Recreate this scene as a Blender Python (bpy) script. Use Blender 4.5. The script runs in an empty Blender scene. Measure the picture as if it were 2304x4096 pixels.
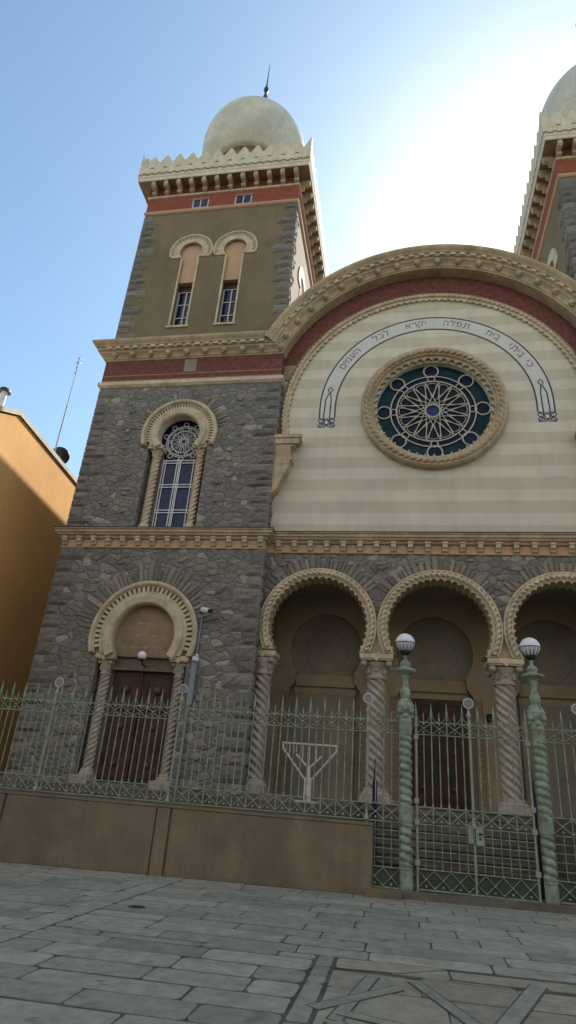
import bpy, math, random
from mathutils import Vector, Matrix
from mathutils.geometry import tessellate_polygon

random.seed(7)
S = bpy.context.scene
C = S.collection
E = 1.6                      # eye height: all z values below are written relative to the eye
PI = math.pi
XC = 1.15                    # symmetry axis of the facade
sin, cos, rad = math.sin, math.cos, math.radians

# ------------------------------------------------------------------ helpers
class MB:
    """collects shapes (x, y, z with z relative to the eye) into one mesh"""
    def __init__(s): s.v = []; s.f = []; s.sm = []; s.uv = {}; s.col = []
    def add(s, vs, fs, smooth=False, uv=None, col=None):
        b = len(s.v)
        s.v += [tuple(p) for p in vs]
        if uv:
            for i, q in enumerate(uv): s.uv[b + i] = q
        for f in fs:
            s.f.append(tuple(b + i for i in f)); s.sm.append(smooth); s.col.append(col)
        return s
    def box(s, x0, x1, y0, y1, z0, z1, col=None):
        v = [(x0,y0,z0),(x1,y0,z0),(x1,y1,z0),(x0,y1,z0),(x0,y0,z1),(x1,y0,z1),(x1,y1,z1),(x0,y1,z1)]
        return s.add(v, [(0,3,2,1),(4,5,6,7),(0,1,5,4),(1,2,6,5),(2,3,7,6),(3,0,4,7)], col=col)
    def rock(s, x0, x1, y0, y1, z0, z1, j=.02, col=None, b=.03):
        """rough block bulging towards -y"""
        nx = max(2, int((x1-x0)/.14)); nz = max(2, int((z1-z0)/.14))
        v = []; f = []
        for k in range(nz+1):
            for i in range(nx+1):
                e = min(i, nx-i, k, nz-k)
                y = y1 if e == 0 else y0 + random.uniform(-j, j)
                v.append((x0+(x1-x0)*i/nx, y, z0+(z1-z0)*k/nz))
        # bevelled rim ring: pull border slightly
        for k in range(nz):
            for i in range(nx):
                a = k*(nx+1)+i
                f.append((a, a+1, a+nx+2, a+nx+1))
        return s.add(v, f, col=col)
    def prism(s, outer, y0, y1, holes=(), m=None, smooth=False, col=None, caps=(True, True)):
        """polygon in (a,b) extruded from depth y0 (front) to y1 (back)"""
        loops = [list(outer)] + [list(h) for h in holes]
        def area(l): return sum(l[i-1][0]*l[i][1]-l[i][0]*l[i-1][1] for i in range(len(l)))
        if area(loops[0]) < 0: loops[0].reverse()
        for h in loops[1:]:
            if area(h) > 0: h.reverse()
        m = m or (lambda a, b, c: (a, c, b))
        flat = [p for l in loops for p in l]; n = len(flat)
        tris = tessellate_polygon([[Vector((p[0], p[1], 0)) for p in l] for l in loops])
        fs = []
        for t in tris:
            a, b, c = [flat[i] for i in t]
            if (b[0]-a[0])*(c[1]-a[1])-(b[1]-a[1])*(c[0]-a[0]) < 0: t = (t[0], t[2], t[1])
            if caps[0]: fs.append(tuple(t))
            if caps[1]: fs.append((t[0]+n, t[2]+n, t[1]+n))
        vs = [m(p[0], p[1], y0) for p in flat] + [m(p[0], p[1], y1) for p in flat]
        s.add(vs, fs, col=col)
        o = 0; vs2 = []; sf = []
        for l in loops:
            k = len(l)
            for i in range(k):
                a, b = o+i, o+(i+1) % k
                sf.append((b, a, a+n, b+n))
            o += k
        s.add(vs, sf, smooth, col=col)
        return s
    def grid(s, rows, closed_u=False, closed_v=False, smooth=True, uv=None):
        nr, nc = len(rows), len(rows[0])
        v = [p for r in rows for p in r]
        f = []
        for i in range(nr if closed_v else nr-1):
            for j in range(nc if closed_u else nc-1):
                a = i*nc+j; b = i*nc+(j+1) % nc; c = ((i+1) % nr)*nc+(j+1) % nc; d = ((i+1) % nr)*nc+j
                f.append((a, b, c, d))
        return s.add(v, f, smooth, uv=[q for r in uv for q in r] if uv else None)
    def lathe(s, prof, cx, cy, n=24, smooth=True, lobes=0, amp=0, pitch=1., hand=1, rough=None):
        """profile (r,z) round a vertical axis; lobes/amp/pitch twist it"""
        rows = []
        for r, z in prof:
            row = []
            for j in range(n):
                t = 2*PI*j/n; q = r
                if lobes: q = r*(1-amp+amp*abs(sin((lobes*t+hand*2*PI*z/pitch)/2))**.8)
                row.append((cx+q*cos(t), cy+q*sin(t), z))
            rows.append(row)
        s.grid(rows, closed_u=True, smooth=smooth)
        for k, flip in ((0, True), (len(prof)-1, False)):
            if prof[k][0] > 1e-4:
                v = rows[k]; f = tuple(range(n))
                s.add(v, [f[::-1] if flip else f])
        return s
    def sphere(s, c, r, n=20, sz=1.):
        prof = [(max(1e-5, r*sin(PI*i/n)), c[2]-r*sz*cos(PI*i/n)) for i in range(n+1)]
        rows = [[(c[0]+q*cos(2*PI*j/(n*2)), c[1]+q*sin(2*PI*j/(n*2)), z) for j in range(n*2)] for q, z in prof]
        return s.grid(rows, closed_u=True)
    def tube(s, pts, r, n=6, closed=False, smooth=True, flat=None):
        P = [Vector(p) for p in pts]; rows = []; k = len(P)
        up = Vector((0, 1, 0))
        for i, p in enumerate(P):
            a = P[(i-1) % k] if (closed or i > 0) else p
            b = P[(i+1) % k] if (closed or i < k-1) else p
            d = (b-a).normalized()
            u = up if abs(d.dot(up)) < .95 else Vector((1, 0, 0))
            x = d.cross(u).normalized(); y = x.cross(d).normalized()
            rr = r[i] if isinstance(r, (list, tuple)) else r
            rows.append([tuple(p + x*rr*cos(2*PI*j/n) + y*(flat or rr)*sin(2*PI*j/n)) for j in range(n)])
        s.grid(rows, closed_u=True, closed_v=closed, smooth=smooth)
        if not closed:
            s.add(rows[0], [tuple(range(n))]); s.add(rows[-1], [tuple(range(n))[::-1]])
        return s
    def arc_sweep(s, cx, cz, prof, a0, a1, n=64, closed=False, smooth=True, cap=True):
        """profile points (r, y) swept round (cx, cz) in the facade plane"""
        rows = []; uv = []
        for i in range(n+1 if not closed else n):
            t = a0+(a1-a0)*i/n
            rows.append([(cx+r*cos(t), y, cz+r*sin(t)) for r, y in prof])
            uv.append([(t*prof[0][0], r) for r, y in prof])
        # one grid per profile edge so that profile corners stay sharp
        for j in range(len(prof)-1):
            s.grid([[r[j], r[j+1]] for r in rows], closed_v=closed, smooth=smooth, uv=[[u[j], u[j+1]] for u in uv])
        if cap and not closed:
            s.add(rows[0], [tuple(range(len(prof)))]); s.add(rows[-1], [tuple(range(len(prof)))[::-1]])
        return s
    def rope_arc(s, cx, cz, R, y, r, a0, a1, spacing=.2, lobes=3, amp=.28, closed=False, hand=1, n=None, m=12):
        L = abs(a1-a0)*R
        ns = max(1, round(L/spacing)); n = n or ns*7
        rows = []
        for i in range(n if closed else n+1):
            t = a0+(a1-a0)*i/n; row = []
            for j in range(m):
                q = 2*PI*j/m
                rr = r*(1-amp+amp*abs(sin((lobes*q+hand*2*PI*ns*i/n)/2)))
                R2 = R+rr*cos(q)
                row.append((cx+R2*cos(t), y+rr*sin(q), cz+R2*sin(t)))
            rows.append(row)
        return s.grid(rows, closed_u=True, closed_v=closed)
    def plan_sweep(s, path, prof, miter0=None, miter1=None):
        """profile (e, z): e = outwards (right of the path) swept along a plan path (x, y)"""
        P = [Vector(p) for p in path]; rows = []
        for i, p in enumerate(P):
            d0 = (P[i]-P[i-1]).normalized() if i else (P[1]-P[0]).normalized()
            d1 = (P[i+1]-P[i]).normalized() if i < len(P)-1 else d0
            n0 = Vector((d0.y, -d0.x)); n1 = Vector((d1.y, -d1.x))
            n = (n0+n1).normalized(); n = n/max(.2, n.dot(n0))
            if i == 0 and miter0: n = Vector(miter0)
            if i == len(P)-1 and miter1: n = Vector(miter1)
            rows.append([(p.x+n.x*e, p.y+n.y*e, z) for e, z in prof])
        for j in range(len(prof)-1):
            s.grid([[r[j+1], r[j]] for r in rows], smooth=False)
        s.add(rows[0], [tuple(range(len(prof)))]); s.add(rows[-1], [tuple(range(len(prof)))[::-1]])
        return s
    def path_sweep(s, path, prof, start_shear=0, end_shear=0, base_y=0, bevel=True):
        """profile (u, v): u = left normal of an (x, z) path, v = towards the viewer (-y) from base_y"""
        P = [Vector(p) for p in path]; rows = []
        for i, p in enumerate(P):
            d0 = (P[i]-P[i-1]).normalized() if i else (P[1]-P[0]).normalized()
            d1 = (P[i+1]-P[i]).normalized() if i < len(P)-1 else d0
            n0 = Vector((-d0.y, d0.x)); n1 = Vector((-d1.y, d1.x))
            n = (n0+n1).normalized(); n = n/max(.3, n.dot(n0))
            sh = start_shear if i == 0 else (end_shear if i == len(P)-1 else 0)
            rows.append([(p.x+n.x*u+sh*v*(-1 if i == 0 else 1), base_y-v, p.y+n.y*u) for u, v in prof])
        for j in range(len(prof)-1):
            s.grid([[r[j], r[j+1]] for r in rows], smooth=False)
        return s

def _mesh(name, mb, mat, org, mirror=False):
    me = bpy.data.meshes.new(name)
    vs = [((2*XC-x) if mirror else x, y, z) for x, y, z in mb.v]
    vs = [(x-org[0], y-org[1], z-org[2]) for x, y, z in vs]
    fs = [tuple(reversed(f)) for f in mb.f] if mirror else mb.f
    me.from_pydata(vs, [], fs)
    me.polygons.foreach_set('use_smooth', mb.sm)
    if mb.uv:
        l = me.uv_layers.new(name='UVMap')
        for lp in me.loops: l.data[lp.index].uv = mb.uv.get(lp.vertex_index, (0, 0))
    if any(c is not None for c in mb.col):
        a = me.attributes.new('tint', 'FLOAT', 'FACE')
        a.data.foreach_set('value', [.5 if c is None else c for c in mb.col])
    if mat: me.materials.append(mat)
    me.validate()
    return me

WL = {}     # world origin (eye-relative) of every object that parents others
def obj(name, mb, mat, parent=None, org=None, mirror=False):
    if org is None: org = WL[parent] if parent else (0, 0, -E)
    o = bpy.data.objects.new(name, _mesh(name, mb, mat, org, mirror))
    C.objects.link(o)
    if parent:
        o.parent = parent; q = WL[parent]
        o.location = (org[0]-q[0], org[1]-q[1], org[2]-q[2])
    else: o.location = (org[0], org[1], org[2]+E)
    WL[o] = org
    return o
def empty(name, loc, label=None, cat=None, group=None):
    o = bpy.data.objects.new(name, None); C.objects.link(o)
    o.location = (loc[0], loc[1], loc[2]+E); WL[o] = tuple(loc); o.empty_display_size = .2
    tag(o, label, cat, group); return o
def tag(o, label=None, cat=None, group=None, kind=None):
    if label: o['label'] = label
    if cat: o['category'] = cat
    if group: o['group'] = group
    if kind: o['kind'] = kind
    return o
def copy_at(src, pos, parent, rz=0., flipx=False):
    c = src.copy(); C.objects.link(c); c.parent = parent
    q = WL[parent]; c.location = (pos[0]-q[0], pos[1]-q[1], pos[2]-q[2])
    c.rotation_euler = (0, 0, rz)
    WL[c] = pos
    return c
def arc(cx, cz, r, a0, a1, n=40, mod=0, k=0):
    out = []
    for i in range(n+1):
        t = a0+(a1-a0)*i/n
        q = r-(mod*abs(sin(k*PI*i/n))**.6 if mod else 0)
        out.append((cx+q*cos(t), cz+q*sin(t)))
    return out

# ------------------------------------------------------------------ materials
def nodes(name):
    m = bpy.data.materials.new(name); m.use_nodes = True
    nt = m.node_tree; b = nt.nodes['Principled BSDF']
    return m, nt, b
def N(nt, t, **kw):
    n = nt.nodes.new(t)
    for k, v in kw.items():
        if k in n.inputs: n.inputs[k].default_value = v
        else: setattr(n, k, v)
    return n
def ramp(nt, stops):
    n = nt.nodes.new('ShaderNodeValToRGB'); cr = n.color_ramp
    while len(cr.elements) > 1: cr.elements.remove(cr.elements[-1])
    cr.elements[0].position = stops[0][0]; cr.elements[0].color = (*stops[0][1], 1)
    for p, c in stops[1:]:
        e = cr.elements.new(p); e.color = (*c, 1)
    return n
def mixc(nt, fac, a, b, typ='MIX'):
    n = nt.nodes.new('ShaderNodeMix'); n.data_type = 'RGBA'; n.blend_type = typ
    for sock, val in ((n.inputs[0], fac), (n.inputs[6], a), (n.inputs[7], b)):
        if hasattr(val, 'is_output'): nt.links.new(val, sock)
        elif isinstance(val, (int, float)): sock.default_value = val
        else: sock.default_value = (*val, 1)
    return n.outputs[2]
def mth(nt, op, a, b=None, c=None):
    n = nt.nodes.new('ShaderNodeMath'); n.operation = op
    for i, v in enumerate((a, b, c)):
        if v is None: continue
        if hasattr(v, 'is_output'): nt.links.new(v, n.inputs[i])
        else: n.inputs[i].default_value = v
    return n.outputs[0]
def bump(nt, b, h, strength=.3, dist=.02):
    n = nt.nodes.new('ShaderNodeBump'); n.inputs['Strength'].default_value = strength; n.inputs['Distance'].default_value = dist
    nt.links.new(h, n.inputs['Height']); nt.links.new(n.outputs[0], b.inputs['Normal'])
def plain(name, col, rough=.75, var=.16, scale=2.2, bs=.12, bd=.01, metal=0., spec=.3, streak=.0, fine=38., dirt=None):
    """a painted/stone/metal surface: broad blotches, fine grain, optional rain streaks"""
    m, nt, b = nodes(name); L = nt.links.new
    g = N(nt, 'ShaderNodeNewGeometry')
    n1 = N(nt, 'ShaderNodeTexNoise', Scale=scale, Detail=5., Roughness=.6); L(g.outputs['Position'], n1.inputs['Vector'])
    n2 = N(nt, 'ShaderNodeTexNoise', Scale=fine, Detail=3.); L(g.outputs['Position'], n2.inputs['Vector'])
    d = tuple(c*(1-var*1.6) for c in col); u = tuple(min(1, c*(1+var)) for c in col)
    r = ramp(nt, [(.32, d), (.68, u)]); L(n1.outputs['Fac'], r.inputs[0])
    c = r.outputs[0]
    r2 = ramp(nt, [(.3, (.86,)*3), (.7, (1.1,)*3)]); L(n2.outputs['Fac'], r2.inputs[0])
    c = mixc(nt, 1., c, r2.outputs[0], 'MULTIPLY')
    if streak:
        mp = N(nt, 'ShaderNodeMapping'); mp.inputs['Scale'].default_value = (5, 5, .35); L(g.outputs['Position'], mp.inputs['Vector'])
        n3 = N(nt, 'ShaderNodeTexNoise', Scale=1.6, Detail=5.); L(mp.outputs[0], n3.inputs['Vector'])
        r3 = ramp(nt, [(.42, (1-streak,)*3), (.62, (1.,)*3)]); L(n3.outputs['Fac'], r3.inputs[0])
        c = mixc(nt, 1., c, r3.outputs[0], 'MULTIPLY')
    if dirt:
        n4 = N(nt, 'ShaderNodeTexNoise', Scale=dirt[1], Detail=6.); L(g.outputs['Position'], n4.inputs['Vector'])
        r4 = ramp(nt, [(.5, (0,)*3), (.68, (1,)*3)]); L(n4.outputs['Fac'], r4.inputs[0])
        c = mixc(nt, mth(nt, 'MULTIPLY', r4.outputs[0], dirt[2]), c, dirt[0])
    L(c, b.inputs['Base Color']); b.inputs['Roughness'].default_value = rough
    b.inputs['Metallic'].default_value = metal; b.inputs['Specular IOR Level'].default_value = spec
    bump(nt, b, n2.outputs['Fac'], bs, bd)
    return m
def rubble(name, sc=3.0, pal=None, joint=(.125, .115, .10), bs=.5):
    m, nt, b = nodes(name); L = nt.links.new
    g = N(nt, 'ShaderNodeNewGeometry')
    mp = N(nt, 'ShaderNodeMapping'); mp.inputs['Scale'].default_value = (1, 1, 1.6); L(g.outputs['Position'], mp.inputs['Vector'])
    nz = N(nt, 'ShaderNodeTexNoise', Scale=3.2, Detail=2.); L(mp.outputs[0], nz.inputs['Vector'])
    w = N(nt, 'ShaderNodeMix'); w.data_type = 'VECTOR'; w.inputs[0].default_value = .08
    L(mp.outputs[0], w.inputs[4]); L(nz.outputs['Color'], w.inputs[5])
    v1 = N(nt, 'ShaderNodeTexVoronoi', Scale=sc, Randomness=.85); L(w.outputs[1], v1.inputs['Vector'])
    v2 = N(nt, 'ShaderNodeTexVoronoi', Scale=sc, Randomness=.85, feature='DISTANCE_TO_EDGE'); L(w.outputs[1], v2.inputs['Vector'])
    sep = N(nt, 'ShaderNodeSeparateColor'); L(v1.outputs['Color'], sep.inputs[0])
    pal = pal or [(0, (.173, .164, .153)), (.2, (.219, .205, .187)), (.36, (.188, .183, .180)), (.52, (.246, .225, .197)), (.64, (.192, .177, .155)),
                  (.76, (.230, .201, .160)), (.86, (.219, .213, .210)), (.94, (.323, .303, .273))]
    r = ramp(nt, pal); r.color_ramp.interpolation = 'CONSTANT'; L(sep.outputs[0], r.inputs[0])
    n2 = N(nt, 'ShaderNodeTexNoise', Scale=9., Detail=6., Roughness=.65); L(g.outputs['Position'], n2.inputs['Vector'])
    r2 = ramp(nt, [(.3, (.72,)*3), (.7, (1.22,)*3)]); L(n2.outputs['Fac'], r2.inputs[0])
    c = mixc(nt, 1., r.outputs[0], r2.outputs[0], 'MULTIPLY')
    rj = ramp(nt, [(.0, (0,)*3), (.055, (1,)*3)]); L(v2.outputs['Distance'], rj.inputs[0])
    c = mixc(nt, rj.outputs[0], joint, c)
    L(c, b.inputs['Base Color']); b.inputs['Roughness'].default_value = .85; b.inputs['Specular IOR Level'].default_value = .25
    rh = ramp(nt, [(.0, (0,)*3), (.16, (.8,)*3), (.5, (1,)*3)]); L(v2.outputs['Distance'], rh.inputs[0])
    h = mth(nt, 'ADD', mth(nt, 'ADD', rh.outputs[0], mth(nt, 'MULTIPLY', sep.outputs[1], .7)), mth(nt, 'MULTIPLY', n2.outputs['Fac'], .7))
    bump(nt, b, h, bs, .075)
    return m
def tinted(name, stops, rough=.85, bs=.5, grain=10., bd=.03, stain=False):
    """per-face tint attribute picks the colour of each block"""
    m, nt, b = nodes(name); L = nt.links.new
    a = N(nt, 'ShaderNodeAttribute'); a.attribute_name = 'tint'
    r = ramp(nt, stops); L(a.outputs['Fac'], r.inputs[0])
    g = N(nt, 'ShaderNodeNewGeometry')
    n2 = N(nt, 'ShaderNodeTexNoise', Scale=grain, Detail=6., Roughness=.65); L(g.outputs['Position'], n2.inputs['Vector'])
    r2 = ramp(nt, [(.3, (.74,)*3), (.7, (1.2,)*3)]); L(n2.outputs['Fac'], r2.inputs[0])
    c = mixc(nt, 1., r.outputs[0], r2.outputs[0], 'MULTIPLY')
    if stain:
        for sc_, lo_, hi_, colr, am in ((.9, .52, .72, (.14, .145, .11), .6), (3.4, .60, .70, (.11, .108, .085), .6), (14., .68, .72, (.07, .068, .06), .7)):
            n4 = N(nt, 'ShaderNodeTexNoise', Scale=sc_, Detail=6., Roughness=.65); L(g.outputs['Position'], n4.inputs['Vector'])
            r4 = ramp(nt, [(lo_, (0,)*3), (hi_, (1,)*3)]); L(n4.outputs['Fac'], r4.inputs[0])
            c = mixc(nt, mth(nt, 'MULTIPLY', r4.outputs[0], am), c, colr)
    L(c, b.inputs['Base Color'])
    b.inputs['Roughness'].default_value = rough; b.inputs['Specular IOR Level'].default_value = .12
    bump(nt, b, n2.outputs['Fac'], bs, bd)
    return m
def brick_red(name, uv=False):
    m, nt, b = nodes(name); L = nt.links.new
    if uv:
        t = N(nt, 'ShaderNodeUVMap'); vec = t.outputs[0]
    else:
        g = N(nt, 'ShaderNodeNewGeometry'); sx = N(nt, 'ShaderNodeSeparateXYZ'); L(g.outputs['Position'], sx.inputs[0])
        cb = N(nt, 'ShaderNodeCombineXYZ'); L(mth(nt, 'ADD', sx.outputs[0], sx.outputs[1]), cb.inputs[0]); L(sx.outputs[2], cb.inputs[1]); vec = cb.outputs[0]
    br = N(nt, 'ShaderNodeTexBrick', Scale=1.); L(vec, br.inputs['Vector'])
    br.inputs['Brick Width'].default_value = .24; br.inputs['Row Height'].default_value = .105; br.inputs['Mortar Size'].default_value = .008
    br.inputs['Color1'].default_value = (.175, .040, .030, 1); br.inputs['Color2'].default_value = (.14, .032, .027, 1); br.inputs['Mortar'].default_value = (.16, .06, .05, 1)
    # dark diaper bricks set in a staggered grid
    s2 = N(nt, 'ShaderNodeSeparateXYZ'); L(vec, s2.inputs[0])
    u = mth(nt, 'DIVIDE', s2.outputs[0], .42); w = mth(nt, 'DIVIDE', s2.outputs[1], .21)
    row = mth(nt, 'FLOOR', w)
    u2 = mth(nt, 'ADD', u, mth(nt, 'MULTIPLY', row, .5))
    fu = mth(nt, 'FRACT', mth(nt, 'DIVIDE', u2, 1.)); fw = mth(nt, 'FRACT', w)
    k = mth(nt, 'MULTIPLY', mth(nt, 'LESS_THAN', fu, .36), mth(nt, 'LESS_THAN', fw, .6))
    c = mixc(nt, mth(nt, 'MULTIPLY', k, .62), br.outputs['Color'], (.055, .04, .04))
    g2 = N(nt, 'ShaderNodeNewGeometry')
    n2 = N(nt, 'ShaderNodeTexNoise', Scale=6., Detail=5.); L(g2.outputs['Position'], n2.inputs['Vector'])
    r2 = ramp(nt, [(.3, (.75,)*3), (.7, (1.2,)*3)]); L(n2.outputs['Fac'], r2.inputs[0])
    L(mixc(nt, 1., c, r2.outputs[0], 'MULTIPLY'), b.inputs['Base Color'])
    b.inputs['Roughness'].default_value = .8
    bump(nt, b, br.outputs['Fac'], .3, -.01)
    return m
def cracked(m, scale, col, amt, width=.012):
    nt = m.node_tree; b = nt.nodes['Principled BSDF']; L = nt.links.new
    src = b.inputs['Base Color'].links[0].from_socket
    g = N(nt, 'ShaderNodeNewGeometry'); nz = N(nt, 'ShaderNodeTexNoise', Scale=1.7, Detail=5.); L(g.outputs['Position'], nz.inputs['Vector'])
    w = N(nt, 'ShaderNodeMix'); w.data_type = 'VECTOR'; w.inputs[0].default_value = .35
    L(g.outputs['Position'], w.inputs[4]); L(nz.outputs['Color'], w.inputs[5])
    v = N(nt, 'ShaderNodeTexVoronoi', Scale=scale, feature='DISTANCE_TO_EDGE'); L(w.outputs[1], v.inputs['Vector'])
    r = ramp(nt, [(0, (1,)*3), (width, (0,)*3)]); L(v.outputs['Distance'], r.inputs[0])
    v2 = N(nt, 'ShaderNodeTexVoronoi', Scale=scale); L(w.outputs[1], v2.inputs['Vector'])
    sp = N(nt, 'ShaderNodeSeparateColor'); L(v2.outputs['Color'], sp.inputs[0])
    r2 = ramp(nt, [(0, (.88,)*3), (1, (1.06,)*3)]); L(sp.outputs[0], r2.inputs[0])
    c = mixc(nt, 1., src, r2.outputs[0], 'MULTIPLY')
    L(mixc(nt, mth(nt, 'MULTIPLY', r.outputs[0], mth(nt, 'MULTIPLY', mth(nt, 'GREATER_THAN', nz.outputs['Fac'], .5), amt)), c, col), b.inputs['Base Color'])
    return m
def striped(name):
    m, nt, b = nodes(name); L = nt.links.new
    g = N(nt, 'ShaderNodeNewGeometry'); sx = N(nt, 'ShaderNodeSeparateXYZ'); L(g.outputs['Position'], sx.inputs[0])
    n0 = N(nt, 'ShaderNodeTexNoise', Scale=4., Detail=3.); L(g.outputs['Position'], n0.inputs['Vector'])
    zz = mth(nt, 'ADD', sx.outputs[2], mth(nt, 'MULTIPLY', n0.outputs['Fac'], .02))
    f = mth(nt, 'FRACT', mth(nt, 'DIVIDE', mth(nt, 'SUBTRACT', zz, 8.63+E-8.5), .85))
    k = mth(nt, 'LESS_THAN', f, .52)
    c = mixc(nt, k, (.625, .58, .475), (.54, .492, .39))
    n1 = N(nt, 'ShaderNodeTexNoise', Scale=1.1, Detail=6., Roughness=.6); L(g.outputs['Position'], n1.inputs['Vector'])
    r1 = ramp(nt, [(.3, (.90,)*3), (.7, (1.05,)*3)]); L(n1.outputs['Fac'], r1.inputs[0])
    c = mixc(nt, 1., c, r1.outputs[0], 'MULTIPLY')
    mp = N(nt, 'ShaderNodeMapping'); mp.inputs['Scale'].default_value = (1.6, 1, .3); L(g.outputs['Position'], mp.inputs['Vector'])
    n3 = N(nt, 'ShaderNodeTexNoise', Scale=2., Detail=5.); L(mp.outputs[0], n3.inputs['Vector'])
    r3 = ramp(nt, [(.3, (.93,)*3), (.6, (1.01,)*3)]); L(n3.outputs['Fac'], r3.inputs[0])
    L(mixc(nt, 1., c, r3.outputs[0], 'MULTIPLY'), b.inputs['Base Color'])
    b.inputs['Roughness'].default_value = .85
    n2 = N(nt, 'ShaderNodeTexNoise', Scale=40.); L(g.outputs['Position'], n2.inputs['Vector'])
    bump(nt, b, n2.outputs['Fac'], .08, .01)
    return m
def glass(name, col, rough=.08, spec=.5):
    m, nt, b = nodes(name)
    g = N(nt, 'ShaderNodeNewGeometry'); n = N(nt, 'ShaderNodeTexNoise', Scale=3.5, Detail=3.); nt.links.new(g.outputs['Position'], n.inputs['Vector'])
    r = ramp(nt, [(.3, tuple(c*.6 for c in col)), (.7, tuple(c*1.5 for c in col))]); nt.links.new(n.outputs['Fac'], r.inputs[0])
    nt.links.new(r.outputs[0], b.inputs['Base Color'])
    b.inputs['Roughness'].default_value = rough; b.inputs['Specular IOR Level'].default_value = spec
    bump(nt, b, n.outputs['Fac'], .06, .02)
    return m

M = dict(
    rubble=rubble('rubble_stone'),
    quoin=tinted('quoin_stone', [(0, (.152, .145, .135)), (.5, (.190, .180, .165)), (1, (.236, .219, .196))]),
    vouss=tinted('voussoir_stone', [(0, (.156, .147, .135)), (.5, (.217, .200, .173)), (1, (.312, .283, .241))]),
    tan=plain('tan_moulding', (.515, .40, .265), .8, .12, 1.5, streak=.16, dirt=((.2, .15, .1), 2.2, .35)),
    cream=plain('cream_moulding', (.60, .50, .35), .8, .12, 1.8, streak=.12, dirt=((.25, .2, .15), 2.5, .35)),
    parapet=plain('pale_parapet', (.66, .60, .465), .8, .1, 2., streak=.08),
    stucco=plain('olive_stucco', (.20, .158, .098), .92, .10, .8, bs=.3, bd=.015, streak=.05, fine=16, dirt=((.18, .155, .11), .9, .45)),
    panel=plain('pink_tan_stucco', (.50, .33, .21), .85, .07, 1.5),
    red=brick_red('dark_diaper_brick'), redarc=brick_red('dark_diaper_brick_arch', True),
    redshade=plain('shaded_red_frieze', (.17, .048, .032), .9, .12, 2.5),  # attic red darkened: shade under the eaves put into the colour
    redplain=plain('red_brick_plain', (.27, .075, .046), .85, .12, 2.5, fine=12, bs=.3),
    white=striped('striped_plaster'),
    lilac=plain('pale_band_paint', (.61, .60, .575), .8, .05, 2.),
    ink=plain('dark_paint', (.075, .07, .085), .7, .1),
    dome=plain('weathered_dome_metal', (.63, .615, .53), .6, .12, .7, spec=.35, streak=.07, dirt=((.45, .46, .38), 1.1, .55)),
    drum=plain('drum_stone', (.26, .18, .12), .85),
    iron=plain('black_iron', (.03, .03, .035), .5, .2),
    green=plain('green_iron_paint', (.275, .355, .255), .6, .2, 5., spec=.3, dirt=((.17, .115, .07), 7., .75)),
    greend=plain('worn_green_iron_paint', (.33, .38, .28), .65, .22, 6., dirt=((.17, .13, .085), 6., .6)),
    plinth=plain('brown_stained_stone', (.215, .175, .118), .88, .16, .9, streak=.08, bs=.4, fine=25, dirt=((.125, .11, .085), .6, .7)),
    colstone=plain('grey_pink_stone', (.385, .335, .28), .8, .16, 3., bs=.3),
    podium=plain('podium_stone', (.16, .145, .12), .85, .2, 1.5, bs=.3),
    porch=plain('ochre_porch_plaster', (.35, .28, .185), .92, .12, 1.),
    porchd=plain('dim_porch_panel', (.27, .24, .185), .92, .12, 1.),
    tymp=plain('tympanum_terracotta', (.27, .195, .13), .88, .14, 2.4, dirt=((.34, .26, .18), 3., .4)),
    jamb=plain('beige_jamb_moulding', (.27, .215, .14), .85, .1),
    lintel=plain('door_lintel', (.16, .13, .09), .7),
    wood=plain('dark_brown_wood', (.06, .028, .015), .5, .3, 3., spec=.3, fine=30),
    woodl=plain('worn_brown_wood', (.12, .062, .036), .55, .3, 4.),
    glassb=glass('dark_blue_glass', (.012, .017, .055), .1, .35),
    teal=glass('teal_glass', (.004, .030, .038), .45, .12), blue=glass('blue_glass', (.008, .012, .042), .45, .12), plum=glass('plum_glass', (.014, .012, .026), .45, .12), cobalt=glass('cobalt_glass', (.018, .032, .12), .4, .15),
    lead=plain('grey_white_tracery', (.50, .485, .415), .65, .1), leadw=plain('white_tracery', (.66, .65, .66), .6, .06),
    winframe=plain('pale_window_frame', (.52, .52, .54), .6, .06),
    globe=plain('white_glass_globe', (.78, .79, .86), .25, .03, spec=.5),
    yellow=plain('ochre_yellow_render', (.80, .455, .165), .9, .06, .5, bs=.15, streak=.04),
    eave=plain('pale_roof_fascia', (.6, .55, .46), .8, .1), rooft=plain('roof_sheet', (.3, .22, .17), .8),
    metal=plain('grey_metal', (.35, .36, .39), .4, .1, metal=.6), silver=plain('brushed_menorah_metal', (.58, .54, .46), .5, .1, metal=.0),
    camw=plain('white_plastic', (.7, .7, .7), .4, .04), duct=plain('grey_blue_conduit', (.24, .26, .31), .5, .08),
    navy=plain('dark_navy_metal', (.015, .02, .05), .5),
    slab=tinted('paving_stone', [(0, (.235, .232, .19)), (.5, (.30, .292, .24)), (1, (.375, .36, .292))], .85, .55, 6., .014, stain=True),
    inlay=tinted('inlay_stone', [(0, (.24, .238, .19)), (1, (.285, .28, .225))], .9, .4, 9., .01),
    inlayt=tinted('inlay_tan_stone', [(0, (.265, .24, .18)), (1, (.325, .29, .215))], .8, .4, 7., .01),
    joint=plain('joint_mortar', (.095, .092, .070), .95, .3, 3.),
    yard=plain('yard_ground', (.14, .13, .11), .9, .2, 1.5),
    roofdark=plain('nave_roof', (.2, .17, .14), .85),
)

cracked(M['dome'], .75, (.30, .31, .26), .6)
cracked(M['stucco'], .45, (.12, .10, .06), .35, .006)
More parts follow.
